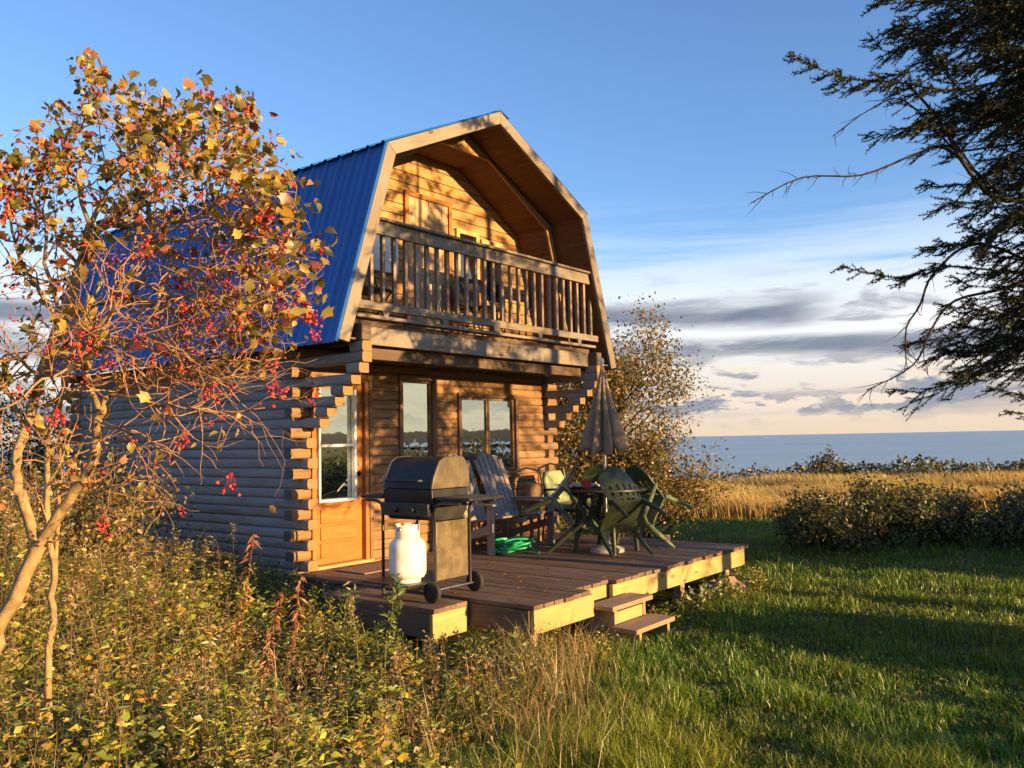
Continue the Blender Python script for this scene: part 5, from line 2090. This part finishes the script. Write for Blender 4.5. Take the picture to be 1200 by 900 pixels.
# ---- spruces
def spruce_parts(H, crown0, rad, seed, gap=.35, heroes=(), dens=1.0, origin=(0, 0, 0)):
    """needles, limbs and trunk in local space about the foot of the tree"""
    r_ = np.random.default_rng(seed)
    nb_ = Buf()
    segs = []
    tr = []
    for i in range(13):
        t = i / 12
        tr.append((np.array([.05 * math.sin(3 * t + seed), .05 * math.cos(2 * t), H * t]), .035 * H * .45 * (1 - t) + .012))
    for i in range(12):
        segs.append((tr[i][0], tr[i + 1][0], tr[i][1], tr[i + 1][1]))
    NP, ND = [], []

    def needles(A, B, per):
        L = np.linalg.norm(B - A)
        k = max(2, int(L * per * dens))
        t = r_.random(k)[:, None]
        dd = (B - A) / max(L, 1e-6)
        NP.append(A + (B - A) * t)
        ND.append(dd[None] * .55 + unit(r_.normal(size=(k, 3))) * .85)

    def spray(pts, twig, per, bare=.2, rr=.010):
        """needled branch along pts with flat twigs either side"""
        n_ = len(pts)
        ln_ = np.linalg.norm(pts[-1] - pts[0])
        for i in range(n_ - 1):
            f = i / (n_ - 1)
            segs.append((pts[i], pts[i + 1], rr * (1 - f * .8), rr * (1 - (f + 1 / n_) * .8)))
            if f < bare:
                continue
            needles(pts[i], pts[i + 1], per)
            d = unit((pts[i + 1] - pts[i])[None])[0]
            side = np.cross(d, [0, 0, 1.0])
            side /= max(np.linalg.norm(side), 1e-6)
            seg_ = pts[i + 1] - pts[i]
            for s in (-1, 1, -1, 1):
                if r_.random() < gap * .5:
                    continue
                tl = twig * (1 - .72 * f) * r_.uniform(.45, 1.25)
                q0 = pts[i] + seg_ * r_.random()
                q1 = q0 + (d * .75 + side * s * r_.uniform(.5, .95) + np.array([0, 0, r_.uniform(-.8, .45)])) * tl * .55
                q2 = q1 + (d * .95 + side * s * .35 + np.array([0, 0, r_.uniform(-.7, .35)])) * tl * .5
                segs.append((q0, q1, .004, .003))
                segs.append((q1, q2, .003, .0015))
                needles(q0, q1, per)
                needles(q1, q2, per)
                if tl > .12:
                    for s2 in (-1, 1):
                        q3 = q1 + (d * .8 + side * s2 * .7 + np.array([0, 0, r_.uniform(-.7, .35)])) * tl * .38
                        q4 = q0 + (q1 - q0) * .5
                        q5 = q4 + (d * .8 + side * s2 * .8 + np.array([0, 0, r_.uniform(-.7, .35)])) * tl * .36
                        segs.append((q1, q3, .0025, .0012))
                        segs.append((q4, q5, .0025, .0012))
                        needles(q1, q3, per)
                        needles(q4, q5, per)

    z = crown0
    while z < H * .97:
        f = (z - crown0) / (H - crown0)
        k = r_.integers(6, 9)
        for j in range(k):
            if r_.random() < gap:
                continue
            an = 2 * math.pi * (j + r_.random()) / k
            L = rad * (1 - f) ** .75 * r_.uniform(.6, 1.15) + .12
            pts = []
            for s in range(10):
                t = s / 9
                rr_ = L * t
                zz = z + L * (.25 * t - .62 * t * t + .28 * t ** 4) + .03 * r_.normal()
                pts.append(np.array([math.cos(an + .12 * t) * rr_, math.sin(an + .12 * t) * rr_, zz]))
            spray(pts, .40 * L ** .6, 420, .12)
        z += r_.uniform(.16, .28) * (1 + .3 * f)
    if heroes:
        left = -np.array(list(CR))
        for q_ in range(92):
            zz0 = 2.5 + 2.9 * r_.random()
            an = math.atan2(left[1], left[0]) + r_.uniform(-.95, .95)
            L = r_.uniform(1.0, 1.75) + .35 * (zz0 > 4.2)
            pts = []
            for s in range(10):
                t = s / 9
                pts.append(np.array([math.cos(an + .2 * t) * L * t, math.sin(an + .2 * t) * L * t, zz0 + L * (.22 * t - .55 * t * t + .22 * t ** 4) + .03 * r_.normal()]))
            spray(pts, .50, 420, .25)
    for (pts, kind, w) in heroes:
        o_ = np.array(origin)
        pts = [p_ - o_ for p_ in pts]
        pts = [np.array([0, 0, pts[0][2] + .25]), pts[0] * [.5, .5, 1] + [0, 0, .14]] + pts
        if kind == 'bare':
            for i in range(len(pts) - 1):
                f = i / len(pts)
                segs.append((pts[i], pts[i + 1], w * (1 - .75 * f), w * (1 - .75 * (f + 1 / len(pts)))))
                for _ in range(3):
                    if r_.random() < .6:
                        q = pts[i] + (pts[i + 1] - pts[i]) * r_.random()
                        dd = unit((pts[i + 1] - pts[i])[None])[0] * .8 + unit(r_.normal(size=(1, 3)))[0] * .7
                        q1 = q + dd * r_.uniform(.03, .12)
                        q2 = q1 + (dd + r_.normal(0, .3, 3)) * r_.uniform(.02, .08)
                        segs.append((q, q1, .003, .002))
                        segs.append((q1, q2, .002, .0008))
            # small dead buds and lichen on the bark
            for i in range(len(pts) - 1):
                needles(pts[i], pts[i + 1], 45)
        else:
            spray(pts, w * 1.45, 560, .22, .011)
    NPc, NDc = np.concatenate(NP), np.concatenate(ND)
    n_ = len(NPc)
    cols_ = np.array([(.022, .036, .015), (.030, .043, .016), (.042, .048, .016), (.060, .05, .018)])
    cc = cols_[r_.choice(4, n_, p=[.35, .35, .2, .1])] * r_.uniform(.75, 1.3, (n_, 1))
    LL = r_.uniform(.016, .030, n_)
    nb_.leaves(NPc, NDc, unit(r_.normal(size=(n_, 3))), LL, LL * .28, cc, 'needle')
    return nb_, segs


SPA, SPD = 4.95, 6.4
spx, spy = AD_np(SPA, SPD)
spz = float(ground_z(np.array(spx), np.array(spy)))


def hero(pts, n=12):
    P = np.array([list(Q(*p_)) for p_ in pts])
    res = []
    for i in range(len(P) - 1):
        p0, p1, p2, p3 = P[max(i - 1, 0)], P[i], P[i + 1], P[min(i + 2, len(P) - 1)]
        for t in np.linspace(0, 1, 5)[:-1]:
            res.append(.5 * ((2 * p1) + (-p0 + p2) * t + (2 * p0 - 5 * p1 + 4 * p2 - p3) * t * t + (-p0 + 3 * p1 - 3 * p2 + p3) * t ** 3))
    res.append(P[-1])
    return [r_ for r_ in np.array(res)]


heroes = [
    (hero([(1310, 60, 6.4), (1210, 85, 6.2), (1120, 105, 6.0), (1050, 96, 5.9), (985, 90, 5.8), (925, 63, 5.7)]), 'green', .22),
    (hero([(1310, 20, 6.4), (1200, 40, 6.3), (1110, 50, 6.3), (1050, 40, 6.3)]), 'green', .24),
    (hero([(1310, -20, 6.4), (1200, -10, 6.3), (1110, 0, 6.2), (1025, 5, 6.2)]), 'green', .26),
    (hero([(1290, 215, 6.4), (1180, 235, 6.3), (1135, 200, 6.2), (1100, 140, 6.15), (1060, 95, 6.1)]), 'bare', .026),
    (hero([(1180, 235, 6.3), (1110, 175, 6.2), (1075, 180, 6.1), (1010, 205, 6.0), (940, 208, 5.9), (880, 238, 5.9)]), 'bare', .013),
    (hero([(1120, 178, 6.2), (1060, 118, 6.1), (1020, 128, 6.0), (975, 160, 6.0)]), 'bare', .009),
    (hero([(1160, 225, 6.3), (1105, 150, 6.2), (1085, 145, 6.1), (1045, 160, 6.1)]), 'green', .16),
    (hero([(1310, 320, 6.4), (1200, 320, 6.3), (1110, 312, 6.2), (1050, 325, 6.1), (985, 312, 6.0)]), 'green', .20),
    (hero([(1310, 250, 6.4), (1200, 262, 6.3), (1130, 285, 6.2), (1090, 290, 6.2)]), 'green', .24),
    (hero([(1250, 330, 6.4), (1150, 285, 6.3), (1095, 320, 6.2), (1078, 358, 6.15), (1062, 385, 6.1), (1062, 425, 6.1)]), 'bare', .014),
    (hero([(1290, 300, 6.4), (1190, 335, 6.2), (1120, 352, 6.1), (1092, 385, 6.0), (1070, 428, 6.0), (1016, 457, 5.95)]), 'bare', .014),
    (hero([(1190, 350, 6.2), (1140, 370, 6.15), (1110, 405, 6.1), (1082, 435, 6.1)]), 'bare', .008),
    (hero([(1290, 365, 6.3), (1200, 370, 6.2), (1140, 362, 6.1), (1108, 360, 6.0)]), 'green', .22),
    (hero([(1290, 410, 6.3), (1210, 405, 6.2), (1160, 425, 6.1), (1118, 438, 6.0)]), 'green', .24),
    (hero([(1290, 470, 6.3), (1230, 470, 6.2), (1195, 462, 6.1), (1160, 455, 6.1)]), 'green', .12),
    (hero([(1290, 490, 6.3), (1230, 488, 6.2), (1180, 482, 6.1)]), 'green', .12),
    (hero([(1310, 140, 6.4), (1230, 130, 6.2), (1170, 130, 6.1), (1120, 100, 6.0), (1090, 60, 6.0)]), 'green', .26),
    (hero([(1310, 170, 6.4), (1240, 180, 6.3), (1180, 190, 6.2), (1140, 215, 6.2)]), 'green', .26),
    (hero([(1310, 260, 6.3), (1240, 240, 6.1), (1190, 250, 5.9), (1150, 290, 5.9)]), 'green', .28),
    (hero([(1310, 110, 6.3), (1240, 90, 6.0), (1190, 70, 5.9), (1150, 40, 5.8)]), 'green', .28),
]


def spruce(label, x, y, H, c0, rad, seed, gap, heroes=(), dens=1.0):
    z = float(ground_z(np.array(x), np.array(y)))
    root = thing('spruce_tree', label, 'tree', (x, y, z), None)
    nb_, segs = spruce_parts(H, c0, rad, seed, gap, heroes, dens, (x, y, z))
    me = arr_mesh('needles', np.concatenate(nb_.V), np.concatenate(nb_.T), np.concatenate(nb_.C))
    me.materials.append(M_NEED)
    o = bpy.data.objects.new('needles', me)
    COL.objects.link(o)
    o.parent = root
    s_ = seg_mesh(segs, 'trunk', M_SBARK, None)
    s_.parent = root
    print('spruce needles', len(me.polygons))
    return root


spruce('dark spruce whose needled and dead branches reach in from the right edge', spx, spy, 7.0, 2.35, 1.9, 5, .45, heroes, .7)

# unseen spruce and bushes added to lay shadows across lawn and cabin
x, y = AD_np(8.3, 5.9)
spruce('unseen tall open spruce added outside the right edge, throwing dappled shade on the right of the cabin', x, y, 9.5, 1.7, 1.7, 8, .45, (), .3)
for k_, (a_, d_) in enumerate(((9.6, 8.7), (10.7, 9.4), (11.9, 10.4), (10.6, 11.7), (10.2, 13.6))):
    bx, by = AD_np(a_, d_)
    bushy('tall_bush', ('tall leafy bush outside the right edge, %s of the five past the tall open spruce' % ('nearest', 'second', 'third', 'fourth', 'farthest')[k_]), 'bush', bx, by, 1.9, .6, 14, 7000, .10, DKG, None, 2, 'tall bushes outside the right edge', .16, M_SBARK, base_spread=.7)
for a_, d_, h_, lab in ((6.3, 2.3, .85, 'unseen dense bush added for shade outside the right edge, nearest to the photographer'), (7.6, 4.0, .7, 'unseen dense bush added for shade outside the right edge below the tall open spruce'),
                        (5.35, 6.1, .75, 'unseen low dense bush added for shade at the foot of the spruce whose branches reach in from the right')):
    bx, by = AD_np(a_, d_)
    bushy('dark_bush', lab, 'bush', bx, by, h_, .7, 14, 8000, .085, DKG, None, 2, None, .13, M_SBARK, base_spread=.5)
